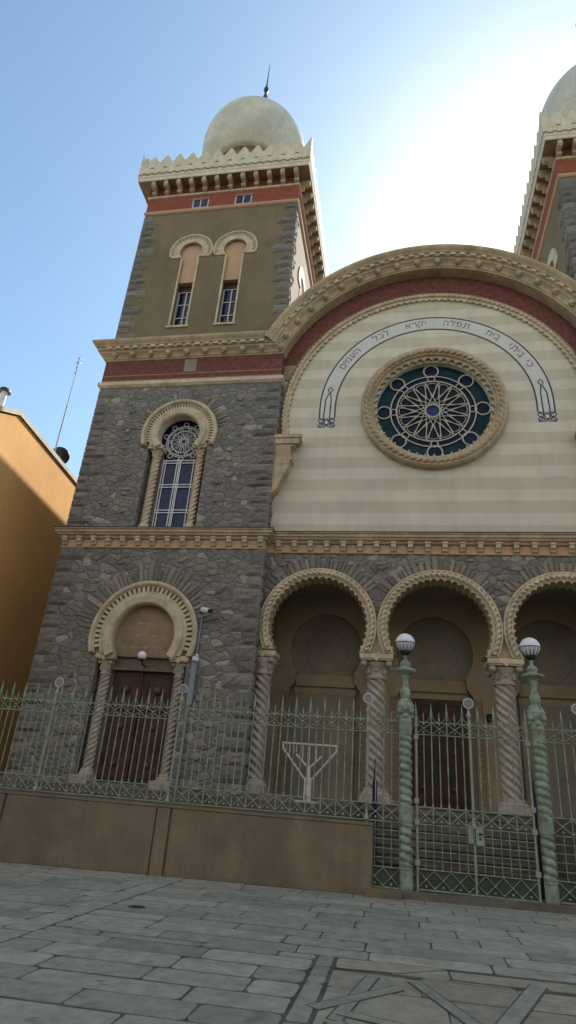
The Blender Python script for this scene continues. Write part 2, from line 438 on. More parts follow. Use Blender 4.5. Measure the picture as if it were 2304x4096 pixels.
# ------------------------------------------------------------------ ground
def gz(x): return -1.6+.0146*(max(-30, min(30, x))+4.2)          # the square falls gently to the left
b = MB()
xs = [-200, -60, -30, -20, -10, 0, 10, 20, 30, 60, 200]
b.grid([[(x, y, gz(x)-.005) for x in xs] for y in (-150, -20, 13.6, 60, 300)], smooth=False)
tag(obj('square_ground', b, M['joint']), kind='structure')

b = MB()
def slab(x0, x1, y0, y1, col, h=0., gap=.013, mb=None, r=.05):
    mb = mb or b
    x0 += gap*.6+random.uniform(0, .007); x1 -= gap*.6+random.uniform(0, .007); y0 += gap+random.uniform(.002, .018); y1 -= gap+random.uniform(.002, .018)
    if x1-x0 < .06 or y1-y0 < .04: return
    r = min(r*random.uniform(.6, 1.6), (x1-x0)/3, (y1-y0)/3)
    pts = []
    for cx, cy, a in ((x1-r, y1-r, 0), (x0+r, y1-r, PI/2), (x0+r, y0+r, PI), (x1-r, y0+r, 1.5*PI)):
        for k in range(3): pts.append((cx+r*cos(a+k*PI/4)+random.uniform(-.006, .006), cy+r*sin(a+k*PI/4)+random.uniform(-.006, .006)))
    t = random.uniform(-.003, .003)
    top = [(x, y, gz(x)+h+t) for x, y in pts]; low = [(x+(.006 if x > (x0+x1)/2 else -.006), y+(.006 if y > (y0+y1)/2 else -.006), gz(x)+h-.012) for x, y in pts]
    n = len(pts)
    mb.add(top+low, [tuple(range(n))]+[(i, n+i, n+(i+1) % n, (i+1) % n) for i in range(n)], col=col)
def rows(x0, x1, y0, y1, dy=.5, lmin=.8, lmax=1.7):
    y = y0
    while y < y1-.05:
        d = min(dy*random.uniform(.86, 1.14), y1-y)
        if y1-(y+d) < .2: d = y1-y
        x = x0-random.uniform(0, .8)
        while x < x1:
            l = random.uniform(lmin, lmax)
            a, c = max(x, x0), min(x+l, x1)
            if c-a > .15: slab(a, c, y, y+d, min(1, max(0, random.gauss(.5, .22))))
            x += l
        y += d
rows(-12, -4.47, 1.0, 13.3)
rows(-4.06, -.89, 1.0, 8.1)
rows(-4.06, 12, 8.1, 13.3, .45)
rows(3.6, 9, 1, 8.1)
for k in range(11):
    slab(-4.47, -4.08, 1+k*1.12, 1+(k+1)*1.12, random.uniform(.45, .8))
for k in range(6):
    slab(-.87, -.69, 1.2+k*1.15, 1.2+(k+1)*1.15, random.uniform(.25, .45), gap=.007)
tag(obj('paving', b, M['slab']), kind='structure')
# inlaid stone carpet in front of the gate
b = MB()
def strip(p, q, w, mb, h, col):
    P, Q = Vector(p), Vector(q); d = (Q-P).normalized(); n = Vector((-d.y, d.x))*w/2
    pts = [P-n, Q-n, Q+n, P+n]
    mb.add([(a.x, a.y, gz(a.x)+h) for a in pts]+[(a.x, a.y, gz(a.x)-.016) for a in pts], [(0, 1, 2, 3)]+[((i+1) % 4, i, 4+i, 4+(i+1) % 4) for i in range(4)], col=col)
for (x0, x1, y0, y1) in [(-.66, .2, 6.9, 7.55), (.2, 1.1, 6.9, 7.6), (1.1, 2.3, 6.9, 7.6), (2.3, 3.6, 6.9, 7.6), (-.66, .5, 7.62, 8.08), (.5, 1.9, 7.66, 8.05), (1.9, 3.6, 7.66, 8.05), (-.66, .4, 5.6, 6.9), (.4, 1.5, 5.6, 6.9), (1.5, 2.6, 5.6, 6.9), (2.6, 3.6, 5.6, 6.9),
                         (-.66, .8, 4.2, 5.6), (.8, 2.2, 4.2, 5.6), (2.2, 3.6, 4.2, 5.6), (-.66, .9, 2.6, 4.2), (.9, 2.4, 2.6, 4.2), (2.4, 3.6, 2.6, 4.2), (-.66, 1.4, 1, 2.6), (1.4, 3.6, 1, 2.6)]:
    slab(x0, x1, y0, y1, random.random(), gap=.009)
tag(obj('paving_carpet_field', b, M['inlayt']), kind='structure')
b = MB()
HH = [.004]
def dark(p, q, w, col=None):
    HH[0] += .0009
    strip(p, q, w*.75+.03, bj, HH[0], None); strip(p, q, w*.75, b, HH[0]+.0005, random.random() if col is None else col)
bj = MB()
for p, q, w in [((-.26, 7.42), (-.5, 5.95), .15), ((-.70, 6.2), (-.02, 7.08), .17), ((.14, 7.4), (.72, 5.9), .16), ((1.34, 7.76), (.62, 5.75), .20), 
                ((-.48, 6.15), (.75, 5.75), .16), ((1.9, 7.9), (2.7, 6.2), .18), ((2.7, 7.5), (1.7, 5.8), .17), ((-.5, 5.9), (.3, 4.4), .19), ((.6, 5.7), (1.9, 4.3), .18)]:
    dark(p, q, w)
for p, q in [((-.87, 7.58), (.0, 7.66)), ((.0, 7.66), (.42, 8.0)), ((.42, 8.0), (3.6, 8.02)), ((.05, 7.5), (3.6, 7.62))]:
    strip(p, q, .018, bj, .0035, None)
tag(obj('paving_joint_lines', bj, M['joint']), kind='structure')
tag(obj('paving_inlay_strips', b, M['inlay']), kind='structure')
b = MB(); b.lathe([(.0001, gz(-3.67)+.006), (.115, gz(-3.67)+.006), (.13, gz(-3.67)+.002), (.13, gz(-3.67)-.02)][::-1], -3.67, 9.81, 24, smooth=False)
tag(obj('drain_cover', b, M['iron'], org=(-3.67, 9.81, gz(-3.67))), 'small round dark iron drain cover set in the paving slabs', 'drain cover')
# forecourt behind the fence
b = MB(); b.box(-13.2, -1.05, 13.7, 18.3, -1.7, -.12); b.box(3.4, 15, 13.7, 18.3, -1.7, -.12)
tag(obj('forecourt', b, M['podium']), kind='structure')

# ------------------------------------------------------------------ the synagogue
TX0, TX1, TD, TB = -11.37, -4.29, 18.0, 25.1       # tower: left, right, front, back
CD = 18.45                                         # centre plane
syn = empty('synagogue', (XC, 18.0, -1.6), 'grey stone synagogue with domed corner towers, striped gable and a large rose window', 'synagogue')

def horseshoe(cx, cz, r, zb, n=48, mod=0, k=0):
    h = max(-1, min(1, (zb-cz)/r)); a = math.asin(h)
    return arc(cx, cz, r, PI-a, a, n, mod, k)      # left foot over the top to right foot

def quoins(mb, x, y, z0, z1, side, h=.40):
    """rough blocks on a corner: front face and flank; side = +1 right-hand corner, -1 left-hand corner"""
    z = z0; i = 0
    while z < z1-.1:
        d = min(h*random.uniform(.7, 1.25), z1-z)
        if z1-z-d < .2: d = z1-z
        w = (.72 if i % 2 else .45)*random.uniform(.7, 1.25); w2 = (.45 if i % 2 else .72)*random.uniform(.75, 1.2)
        c = random.random(); t = .05
        xa, xb = (x-w, x+t) if side > 0 else (x-t, x+w)
        nx = max(3, int((xb-xa)/.13)); nz = 4
        def bl(o, e): return o if e else 0
        # front face
        v = []; f = []
        for k in range(nz+1):
            for q in range(nx+1):
                e = min(q, nx-q, k, nz-k)
                v.append((xa+(xb-xa)*q/nx, y-(random.uniform(.045, .09) if e else .012), z+.012+(d-.024)*k/nz))
        for k in range(nz):
            for q in range(nx):
                a = k*(nx+1)+q; f.append((a, a+1, a+nx+2, a+nx+1))
        mb.add(v, f, col=c)
        # flank
        xf = x+t if side > 0 else x-t; n2 = max(3, int(w2/.13)); v = []; f = []
        for k in range(nz+1):
            for q in range(n2+1):
                e = min(q, n2-q, k, nz-k)
                v.append((xf+side*((random.uniform(-.005, .035)) if e else -.025), y+w2*q/n2-.012, z+.012+(d-.024)*k/nz))
        for k in range(nz):
            for q in range(n2):
                a = k*(n2+1)+q; g = (a, a+1, a+n2+2, a+n2+1); f.append(g if side > 0 else g[::-1])
        mb.add(v, f, col=c)
        z += d; i += 1
def voussoirs(mb, cx, cz, r0, a0, a1, y, l0=.3, l1=.75, zmax=99):
    a = a0
    while a < a1:
        w = random.uniform(.11, .22); da = w/(r0+.2)
        ln = random.uniform(l0, l1)
        r1 = r0+ln
        am = a+da/2
        if cz+r1*sin(am) > zmax: r1 = max(r0+.1, (zmax-cz)/sin(am))
        c = min(1, max(0, random.gauss(.5, .28)))
        g = da*.06
        P = [(r0, a+g), (r0, a+da-g), (r1, a+da-g*2), (r1, a+g*2)]
        v = [(cx+r*cos(t), y+.02, cz+r*sin(t)) for r, t in P]
        Q = [(r0+.03, a+da*.2), (r0+.03, a+da*.8), (r1-.05, a+da*.8), (r1-.05, a+da*.2)]
        v += [(cx+r*cos(t), y-random.uniform(.015, .05), cz+r*sin(t)) for r, t in Q]
        mb.add(v, [(4, 5, 6, 7)]+[(i, (i+1) % 4, 4+(i+1) % 4, 4+i) for i in range(4)], col=c)
        a += da

def scatter_stones(mb, x0, x1, z0, z1, y, n, avoid):
    """a few larger stones standing proud of the rubble"""
    for _ in range(n):
        w, h = random.uniform(.18, .5), random.uniform(.13, .28)
        x, z = random.uniform(x0, x1-w), random.uniform(z0, z1-h)
        if any((x+w/2-cx)**2+(z+h/2-cz)**2 < r*r for cx, cz, r in avoid) or any(a < x+w and x < bb and c < z+h and z < d for a, bb, c, d in [q for q in RECTS]): continue
        k = random.randint(5, 7); P = []
        for i in range(k):
            t = 2*PI*(i+random.uniform(-.25, .25))/k
            P.append((x+w/2+w/2*cos(t), z+h/2+h/2*sin(t)))
        c = min(1, max(0, random.gauss(.5, .3)))
        v = [(p[0], y+.01, p[1]) for p in P]+[(x+w/2+(p[0]-x-w/2)*.78, y-random.uniform(.025, .055), z+h/2+(p[1]-z-h/2)*.78) for p in P]
        mb.add(v, [tuple(range(k, 2*k))]+[(i, (i+1) % k, k+(i+1) % k, k+i) for i in range(k)], col=c)
RECTS = []

# --- window and door outlines on the left tower
DOORC, DOORZ = -7.87, 4.18
WINC, WINZ = -7.84, 11.6
def door_hole():
    return [(-9.27, -1.0), (-9.27, 3.56)]+horseshoe(DOORC, DOORZ, 1.30, 3.56)+[(-6.33, 3.56), (-6.33, -1.0)]
def win_hole():
    return [(-8.93, 7.76), (-8.93, 11.07)]+horseshoe(WINC, WINZ, .93, 11.07)+[(-6.72, 11.07), (-6.72, 7.76)]

def make_tower(mirror):
    t = MB()
    lo = [(TX0, -1.7), (TX1, -1.7), (TX1, 14.0), (TX0, 14.0)]
    t.prism(lo, TD, TD+.55, [door_hole(), win_hole()])
    t.box(TX0, TX0+.4, TD+.56, TB, -1.7, 14.0); t.box(TX1-.4, TX1, TD+.56, TB, -1.7, 14.0); t.box(TX0+.4, TX1-.4, TB-.4, TB, -1.7, 14.0)
    tw = obj('tower', t, M['rubble'], syn, mirror=mirror)
    tw['label'] = 'right-hand domed corner tower, mostly cut by the picture edge' if mirror else 'left-hand domed corner tower of grey rubble and olive stucco'
    def ob(name, mb, mat): return obj(name, mb, mat, tw, mirror=mirror)
    for qa in ((TX0, TD, -1.6, 7.2, -1), (TX1, TD, -1.6, 7.2, 1), (TX0, TD, 7.78, 13.7, -1, .34), (TX1, TD, 7.78, 13.7, 1, .34), (TX0+.09, TD+.05, 15.75, 23.25, -1, .42), (TX1-.06, TD+.05, 15.75, 23.25, 1, .42)):
        q = MB(); quoins(q, *qa); ob('quoins', q, M['quoin'])
    v = MB(); voussoirs(v, DOORC, DOORZ, 1.77, rad(8), rad(172), TD, .3, .8, 7.15); ob('voussoirs', v, M['vouss'])
    v = MB(); voussoirs(v, WINC, WINZ, 1.44, rad(10), rad(170), TD, .2, .5, 13.65); ob('voussoirs', v, M['vouss'])
    global RECTS
    RECTS = [(-9.4, -6.2, -2, 4.3), (-9.1, -6.6, 7, 11.4)]
    st = MB(); scatter_stones(st, TX0+.9, TX1-.9, -.6, 7.0, TD, 150, [(DOORC, DOORZ, 2.45)])
    scatter_stones(st, TX0+.9, TX1-.9, 7.9, 13.5, TD, 110, [(WINC, WINZ, 1.9)])
    ob('field_stones', st, M['vouss'])
    # brick band and ledge below the main cornice
    r = MB(); r.plan_sweep([(TX0, TB), (TX0, TD), (TX1, TD), (TX1, TD+.5)], [(0, 14.0), (.035, 14.0), (.035, 15.03), (0, 15.03)])
    ob('brick_band', r, M['red'])
    r = MB(); r.plan_sweep([(TX0, TB), (TX0, TD), (TX1, TD), (TX1, TD+.43)], [(0, 13.72), (.05, 13.74), (.10, 13.80), (.12, 13.82), (.12, 13.97), (.05, 14.0), (0, 14.0)])
    ob('ledge', r, M['cream'])
    d = MB()
    n = int((TX1-TX0)/.085)
    for i in range(n):
        x = TX0+.04+i*(TX1-TX0-.08)/(n-1); d.box(x-.02, x+.02, TD-.05, TD-.03, 14.27, 14.31); d.box(x-.02, x+.02, TD-.05, TD-.03, 14.03, 14.07)
    ob('dotted_line', d, M['panel'])
    pq = MB(); pq.box(-8.1, -7.62, TD-.055, TD-.02, 14.36, 14.95); ob('stone_plaque', pq, M['porchd'])
    # upper stage
    UX0, UX1, UD = TX0+.09, TX1-.06, TD+.05
    slots = [[(a, 16.74), (a+.74, 16.74), (a+.74, 20.52)] + arc(c, 20.84, .5, -.694, PI+.694, 30) + [(a, 20.52)] for a, c in ((-9.13, -8.755), (-7.17, -6.80))]
    u = MB(); u.prism([(UX0, 14.0), (UX1, 14.0), (UX1, 25.0), (UX0, 25.0)], UD, UD+.5, slots)
    # side wall with its own (blind) slots
    u.box(UX0, UX0+.4, UD+.51, TB-.1, 14.0, 25.0); u.box(UX1-.4, UX1, UD+.51, TB-.1, 14.0, 25.0); u.box(UX0+.4, UX1-.4, TB-.5, TB-.1, 14.0, 25.0)
    u.box(UX0+.4, UX1-.4, UD+.5, TB-.5, 24.9, 25.0)
    ob('upper_wall', u, M['stucco'])
    # flank arches (seen edge-on)
    for yc in (20.6, 22.6):
        fa = MB()
        ring = arc(yc, 20.84, .97, -.33, PI+.33, 30)+arc(yc, 20.84, .5, PI+.694, -.694, 30)
        fa.prism(ring, UX1+.05, UX1-.02, m=lambda a, bb, c: (c, a, bb))
        fa.box(UX1-.02, UX1+.03, yc-.45, yc-.37, 16.7, 20.5); fa.box(UX1-.02, UX1+.03, yc+.37, yc+.45, 16.7, 20.5)
        ob('flank_arch_moulding', fa, M['cream'])
    # horseshoe hoods over the two slots
    for cx in (-8.755, -6.80):
        h = MB()
        hr = horseshoe(cx, 20.84, .97, 20.5); ir = horseshoe(cx, 20.84, .5, 20.5)
        h.prism(hr+ir[::-1], UD-.04, UD+.01)
        h.arc_sweep(cx, 20.84, [(.90, UD-.035), (.90, UD-.075), (.97, UD-.075), (.975, UD-.0)], -.34, PI+.34, 36)
        h.arc_sweep(cx, 20.84, [(.5, UD+.1), (.5, UD-.07), (.56, UD-.07), (.56, UD-.035)], -.70, PI+.70, 36)
        for s_ in (-1, 1): h.box(cx+s_*.37-.035, cx+s_*.37+.035, UD-.035, UD+.05, 16.78, 20.49)
        h.box(cx-.46, cx+.46, UD-.06, UD+.2, 16.66, 16.745)
        ob('window_hood', h, M['cream'])
    for cx in (-8.755, -6.80):
        k = MB()
        for i in range(25):
            a = -.2+(PI+.4)*i/24
            P = [(.745, a-.04), (.745, a+.04), (.875, a+.036), (.875, a-.036)]
            w = [(cx+r_*cos(t_), UD-.043, 20.84+r_*sin(t_)) for r_, t_ in P]
            k.add(w, [(0, 1, 2, 3)])
        ob('hood_notch_shade', k, M['drum'])  # flat brown quads, the shade of recessed notches put into colour
    for cx in (-8.755, -6.80):
        pn = MB(); pn.prism([(cx-.37, 19.17), (cx+.37, 19.17), (cx+.37, 20.52)]+arc(cx, 20.84, .52, -.65, PI+.65, 24)+[(cx-.37, 20.52)], UD+.10, UD+.45)
        ob('blind_panel', pn, M['panel'])
        wn = MB(); wn.box(cx-.37, cx+.37, UD+.36, UD+.4, 16.74, 19.17)
        wp = ob('slot_window', wn, M['glassb'])
        fr = MB()
        for x in (cx-.345, cx+.0, cx+.345): fr.box(x-.03, x+.03, UD+.31, UD+.355, 16.75, 18.85)
        for z in (16.77, 17.45, 18.15, 18.84): fr.box(cx-.31, cx+.31, UD+.318, UD+.355, z-.022, z+.022)
        ob('slot_window_frame', fr, M['winframe'])
        sh = MB(); sh.box(cx-.37, cx+.37, UD+.3, UD+.355, 18.87, 19.165); ob('slot_head_shade', sh, M['wood'])  # dark panel standing in for shade at the head of the deep slot
    # attic
    a = MB(); a.plan_sweep([(UX0, TB-.1), (UX0, UD), (UX1, UD), (UX1, TB-.1)], [(0, 23.3), (.05, 23.32), (.09, 23.38), (.09, 23.46), (0, 23.47)])
    ob('attic_ledge', a, M['panel'])
    a = MB(); a.plan_sweep([(UX0, TB-.1), (UX0, UD), (UX1, UD), (UX1, TB-.1)], [(0, 23.47), (.03, 23.47), (.03, 25.0), (0, 25.0)])
    ob('attic_brick', a, M['redplain'])
    a = MB(); a.plan_sweep([(UX0, TB-.1), (UX0, UD), (UX1, UD), (UX1, TB-.1)], [(.03, 24.36), (.08, 24.38), (.09, 24.46), (.03, 24.48)])
    ob('attic_fillet', a, M['cream'])
    for x0, x1 in ((-9.13, -8.36), (-7.15, -6.38)):
        w = MB(); w.box(x0, x1, UD-.035, UD+.1, 23.49, 24.12); ob('attic_window', w, M['glassb'])
        f_ = MB(); xm = (x0+x1)/2
        for x in (x0+.03, xm, x1-.03): f_.box(x-.025, x+.025, UD-.05, UD-.034, 23.50, 24.0)
        f_.box(x0, x1, UD-.055, UD-.034, 23.48, 23.53)
        ob('attic_window_frame', f_, M['winframe'])
        f_ = MB(); f_.box(x0-.03, x1+.03, UD-.06, UD-.03, 24.0, 24.16); ob('attic_window_head', f_, M['drum'])
    # cornice slab, chequer strip, parapet
    e = .54; P4 = [(UX0, TB-.1), (UX0, UD), (UX1, UD), (UX1, TB-.1)]
    a = MB(); a.plan_sweep(P4, [(0, 25.0), (.46, 25.02), (.50, 25.0), (e-.02, 25.05), (e-.02, 25.2), (e, 25.22), (e, 25.34), (e-.06, 25.36), (0, 25.40)])
    a.box(UX0-.3, UX1+.3, UD-.3, TB-.1, 25.3, 25.38)
    ob('eaves_slab', a, M['parapet'])
    a = MB(); a.plan_sweep(P4, [(.032, 24.99), (.47, 24.99), (.47, 24.998), (.032, 24.998)]); ob('eaves_soffit', a, M['drum'])  # brown underside sheet, with eaves shade put into its colour
    a = MB(); a.plan_sweep(P4, [(.032, 24.49), (.045, 24.49), (.045, 24.985), (.032, 24.985)]); ob('bracket_frieze', a, M['redshade'])
    a = MB()
    x0, x1 = UX0-e, UX1+e; y0 = UD-e
    n = 44
    for i in range(n):
        for row in (0, 1):
            if (i+row) % 2: continue
            w = (x1-x0)/n
            a.box(x0+i*w, x0+(i+1)*w, y0-.012, y0+.03, 25.35+row*.07, 25.418+row*.07)
            a.box(x1-.03, x1+.012, y0+i*w, y0+(i+1)*w, 25.35+row*.07, 25.418+row*.07)
    ob('chequer_course', a, M['drum'])
    a = MB()
    def merl(u0, u1, n):
        w = (u1-u0)/n; pts = [(u0, 25.49), (u1, 25.49), (u1, 26.85), (u1-w*.45, 26.22)]
        for i in range(n-1, 0, -1):
            c = u0+i*w
            if i < n-0: pts += [(c+w*.12 if 0 else c+w*.5 if i == n-1 and 0 else c+w*.44, 26.2), (c+w*.1, 26.6), (c+.015, 26.64), (c-w*.1, 26.6), (c-w*.44, 26.2)]
        pts += [(u0+w*.45, 26.22), (u0, 26.85)]
        return pts
    a.prism(merl(x0, x1, 13), y0, y0+.2)
    a.prism(merl(y0+.21, TB+.4, 13), x1, x1-.2, m=lambda u_, z_, c: (c, u_, z_))
    a.prism(merl(y0+.21, TB+.4, 13), x0+.2, x0, m=lambda u_, z_, c: (c, u_, z_))
    a.prism(merl(x0+.21, x1-.21, 13), TB+.2, TB+.4)
    a.box(x0+.005, x1-.005, y0+.004, y0+.2, 25.36, 25.489); a.box(x1-.2, x1-.005, y0+.21, TB+.4, 25.36, 25.489); a.box(x0+.005, x0+.2, y0+.21, TB+.4, 25.36, 25.489)
    ob('parapet', a, M['parapet'])
    a = MB()
    for i in range(1, 13):
        c = x0+i*(x1-x0)/13
        a.prism([(c-.11, 25.78), (c+.11, 25.78), (c+.09, 25.84), (c, 25.87), (c-.09, 25.84)], y0-.004, y0+.01)
    ob('merlon_slots', a, M['drum'])
    # scroll brackets
    def bracket_mesh():
        k = MB()
        prof = [(0, 0), (.10, .01), (.16, .07), (.15, .15), (.18, .2), (.27, .22), (.38, .25), (.44, .34), (.44, .54), (0, .54)]   # (out, up)
        k.prism(prof, -.085, .085, m=lambda o, z, c: (c, -o, z))
        k.tube([(-.10, -.13, .10), (.10, -.13, .10)], .075, 10); k.tube([(-.10, -.36, .36), (.10, -.36, .36)], .085, 10)
        return k
    first = None
    xs_ = [-11.02+i*.6 for i in range(12)]
    bpos = [((x if not mirror else 2*XC-x), UD-.03, 24.46, 0) for x in xs_]
    sx = (UX1+.03) if not mirror else 2*XC-(UX1+.03)
    for i in range(11): bpos.append((sx, UD+.3+i*.6, 24.46, PI/2 if not mirror else -PI/2))
    sx2 = (UX0-.03) if not mirror else 2*XC-(UX0-.03)
    if mirror:
        for i in range(6): bpos.append((sx2, UD+.3+i*.6, 24.46, PI/2))
    for p_ in bpos:
        if first is None:
            me = bpy.data.meshes.new('bracket'); kk = bracket_mesh()
            first = obj('bracket', MBshift(kk, p_), M['tan'], tw, org=p_[:3]); first.rotation_euler = (0, 0, p_[3])
        else: copy_at(first, p_[:3], tw, p_[3])
    # dome
    dx, dy = (TX0+TX1)/2, (TD+TB)/2
    a = MB(); a.lathe([(1.95, 25.3), (1.95, 29.7), (2.2, 29.9)], dx, dy, 48)
    ob('drum', a, M['drum'])
    a = MB(); pr = [(2.15, 29.78), (2.27, 29.78), (2.33, 29.9)]
    for i in range(1, 33):
        t_ = -.56+(PI/2+.56)*i/32
        pr.append((max(.05, 2.83*cos(t_)), 31.6+3.12*sin(t_)))
    a.lathe(pr, dx, dy, 64)
    ob('dome', a, M['dome'])
    a = MB(); a.lathe([(.5, 34.5), (.36, 34.75), (.27, 35.5), (.22, 36.4), (.16, 37.0), (.09, 37.25), (.07, 37.5), (.11, 37.6), (.15, 37.8), (.11, 37.96), (.06, 38.06), (.04, 38.5), (.026, 39.5), (.012, 40.3)], dx+.12, dy, 16)
    ob('dome_finial', a, M['iron'])
    return tw
def MBshift(k, p_):
    m = MB(); m.v = [(x+p_[0], y+p_[1], z+p_[2]) for x, y, z in k.v]; m.f = k.f; m.sm = k.sm; m.col = k.col; return m
make_tower(False)
XC -= .13
make_tower(True)
XC += .13

# --- main cornice: tower cornice flowing into the gable arch
GZ, GR = 12.95, 5.85
prof = [(0, -.45), (0, .05), (.05, .07), (.06, .10), (.16, .14), (.22, .20), (.26, .27), (.34, .29), (.34, .34), (.45, .36), (.47, .42), (.51, .43), (.58, .50), (.64, .54), (.71, .55), (.75, .50), (.78, -.45)]
a_end = math.asin((15.02-GZ)/GR)
path = [(TX0, 15.02), (XC-GR*cos(a_end), 15.02)]+[p for p in arc(XC, GZ, GR, PI-a_end, a_end, 72)][1:-1]+[(XC+GR*cos(a_end), 15.02), (2*XC-TX0, 15.02)]
b = MB(); b.path_sweep(path, prof, 1, 1, base_y=TD)
b.plan_sweep([(TX0, TB), (TX0, TD)], [(max(v, 0), 15.02+u) for u, v in prof], miter1=(-1, -1))
corn = obj('main_cornice', b, M['tan'], syn)
dn = MB()
def along(path, u, v0, v1, w, h, gap, x_lo=-99, x_hi=99):
    """small blocks set along the cornice path"""
    P = [Vector(p) for p in path]; acc = gap/2
    for i in range(len(P)-1):
        L = (P[i+1]-P[i]).length; d = (P[i+1]-P[i])/L; n = Vector((-d.y, d.x))
        while acc < L:
            c = P[i]+d*acc
            yield c+n*u, d, n
            acc += gap
        acc -= L
def block(mb, c, d, n, w, h, y0, y1):
    q = [c-d*w/2, c+d*w/2, c+d*w/2+n*h, c-d*w/2+n*h]
    mb.add([(p.x, y0, p.y) for p in q]+[(p.x, y1, p.y) for p in q], [(0, 1, 2, 3), (1, 0, 4, 5), (2, 1, 5, 6), (3, 2, 6, 7), (0, 3, 7, 4)])
for c, d, n in along(path, .35, 0, 0, 0, 0, .36):
    if abs(abs(c.x-XC)-5.55) < .42 and c.y < 15.9: continue
    block(dn, c, d, n, .2, .09, TD-.42, TD-.33)
obj('dentils', dn, M['cream'], corn)
st = None
for c, d, n in along(path, .19, 0, 0, 0, 0, .74):
    pos = (c.x, TD-.16, c.y)
    if st is None:
        k = MB(); k.sphere((0, 0, 0), .105, 8); k.lathe([(.05, -.15), (.03, -.10), (.05, -.06)], 0, 0, 8)
        ax = MB(); ax.v = [(x*1.15, -z*.9-.04 if 0 else y*1.0-.05, z) for x, y, z in k.v]; ax.f = k.f; ax.sm = k.sm; ax.col = k.col
        st = obj('boss', MBshift(ax, pos), M['tan'], corn, org=pos)
    else: copy_at(st, pos, corn)

# --- centre: striped wall, arch rings, rose
RC = (1.18, 12.72)
b = MB()
ring = lambda c, r, n=64: arc(c[0], c[1], r, 0, 2*PI*(n-1)/n, n-1)
top = arc(XC, GZ, GR+.3, rad(8), rad(172), 60)
b.prism([(TX1, 7.5), (2*XC-TX1, 7.5), (2*XC-TX1, GZ+(GR+.3)*sin(rad(8)))]+[p for p in top if TX1 < p[0] < 2*XC-TX1]+[(TX1, GZ+(GR+.3)*sin(rad(8)))], CD, CD+.4, [ring(RC, 1.97)])
obj('facade_wall', b, M['white'], syn)
# red diaper ring between the rope moulding and the cornice
SZ, SR = 12.5, 5.36
b = MB()
n = 96; out = []; inn = []; uvo = []; uvi = []
a0 = rad(20)
for i in range(n+1):
    t = PI-a0-(PI-2*a0)*i/n
    out.append((XC+(GR+.2)*cos(t), CD-.05, GZ+(GR+.2)*sin(t))); inn.append((XC+SR*cos(t), CD-.05, SZ+SR*sin(t)))
    uvo.append((-t*5.8, (GR+.2)+.4)); uvi.append((-t*5.8, SR))
b.grid([inn, out], smooth=False, uv=[uvi, uvo]); b.grid([[(x, y+.04, z) for x, y, z in inn], inn], smooth=False, uv=[uvi, uvi])
obj('arch_brick_band', b, M['redarc'], syn)
# spandrel panels between tower and arch
for mir in (False, True):
    b = MB(); z0, z1 = 11.46, 14.05
    def edge(z): return XC-math.sqrt(max(.01, (SR+.1)**2-(z-SZ)**2))
    zz = [z0+(z1-z0)*i/14 for i in range(15)]
    b.prism([(TX1-.02, z1), (TX1-.02, z0)]+[(max(edge(z), TX1-.01), z) for z in zz], CD-.05, CD-.01)
    sp = obj('spandrel_panel', b, M['lilac'], syn, mirror=mir)
    b = MB(); zz2 = [13.15+(13.9-13.15)*i/6 for i in range(7)]
    b.tube([(TX1+.05, CD-.055, 13.92)]+[(edge(z)-.07, CD-.055, z) for z in zz2[::-1]]+[(TX1+.05, CD-.055, 13.1)], .022, 4, closed=True)
    b.tube([(TX1+.045, CD-.055, 13.0), (TX1+.045, CD-.055, 11.95)], .02, 4)
    b.box(TX1+.02, edge(13.95)-.06, CD-.06, CD-.05, 13.93, 14.03)
    obj('spandrel_lines', b, M['ink'], sp, mirror=mir)
    b = MB(); b.prism([(TX1-.02, 14.08), (edge(14.1)-.02, 14.08), (edge(14.75)+.02, 14.75), (TX1-.02, 14.75)], CD-.09, CD-.01)
    obj('stone_plaque', b, M['porchd'], sp, mirror=mir)
    # impost bracket carrying the arch
    b = MB()
    x0 = TX1-.01
    pr = [(0, 0), (.92, 0), (.92, -.14), (.86, -.16), (.86, -.24), (.74, -.28), (.70, -.40), (.60, -.46), (.60, -.86), (.66, -.9), (.66, -.97), (.60, -1.0), (.56, -1.3), (.44, -1.55), (.34, -1.75), (.24, -2.05), (.06, -2.3), (0, -2.4)]
    b.prism([(x0+u, 11.46+v) for u, v in pr], CD-.42, CD-.005)
    b.box(x0, x0+.98, CD-.5, CD-.42, 11.32, 11.458); b.box(x0, x0+.9, CD-.47, CD-.42, 11.1, 11.31)
    b.box(x0+.1, x0+.5, CD-.435, CD-.42, 10.3, 10.34)
    obj('impost_bracket', b, M['tan'], syn, mirror=mir)
aw = rad(-11)
b = MB()
b.rope_arc(XC, SZ, 5.285, CD-.10, .082, aw, PI-aw, .19, 2, .5, m=12)
rp = obj('arch_rope_moulding', b, M['cream'], syn)
obj('arch_dark_fillet', MB().arc_sweep(XC, SZ, [(5.45, CD-.02), (5.45, CD-.09), (5.36, CD-.10), (5.35, CD-.03)], aw, PI-aw, 90), M['drum'], rp)
b = MB()
nn = 64*8
b.prism(arc(XC, SZ, 5.235, PI-aw, aw, 128)+arc(XC, SZ, 5.17, aw, PI-aw, nn, .095, 76), CD-.09, CD-.004)
obj('arch_scalloped_fillet', b, M['cream'], rp)

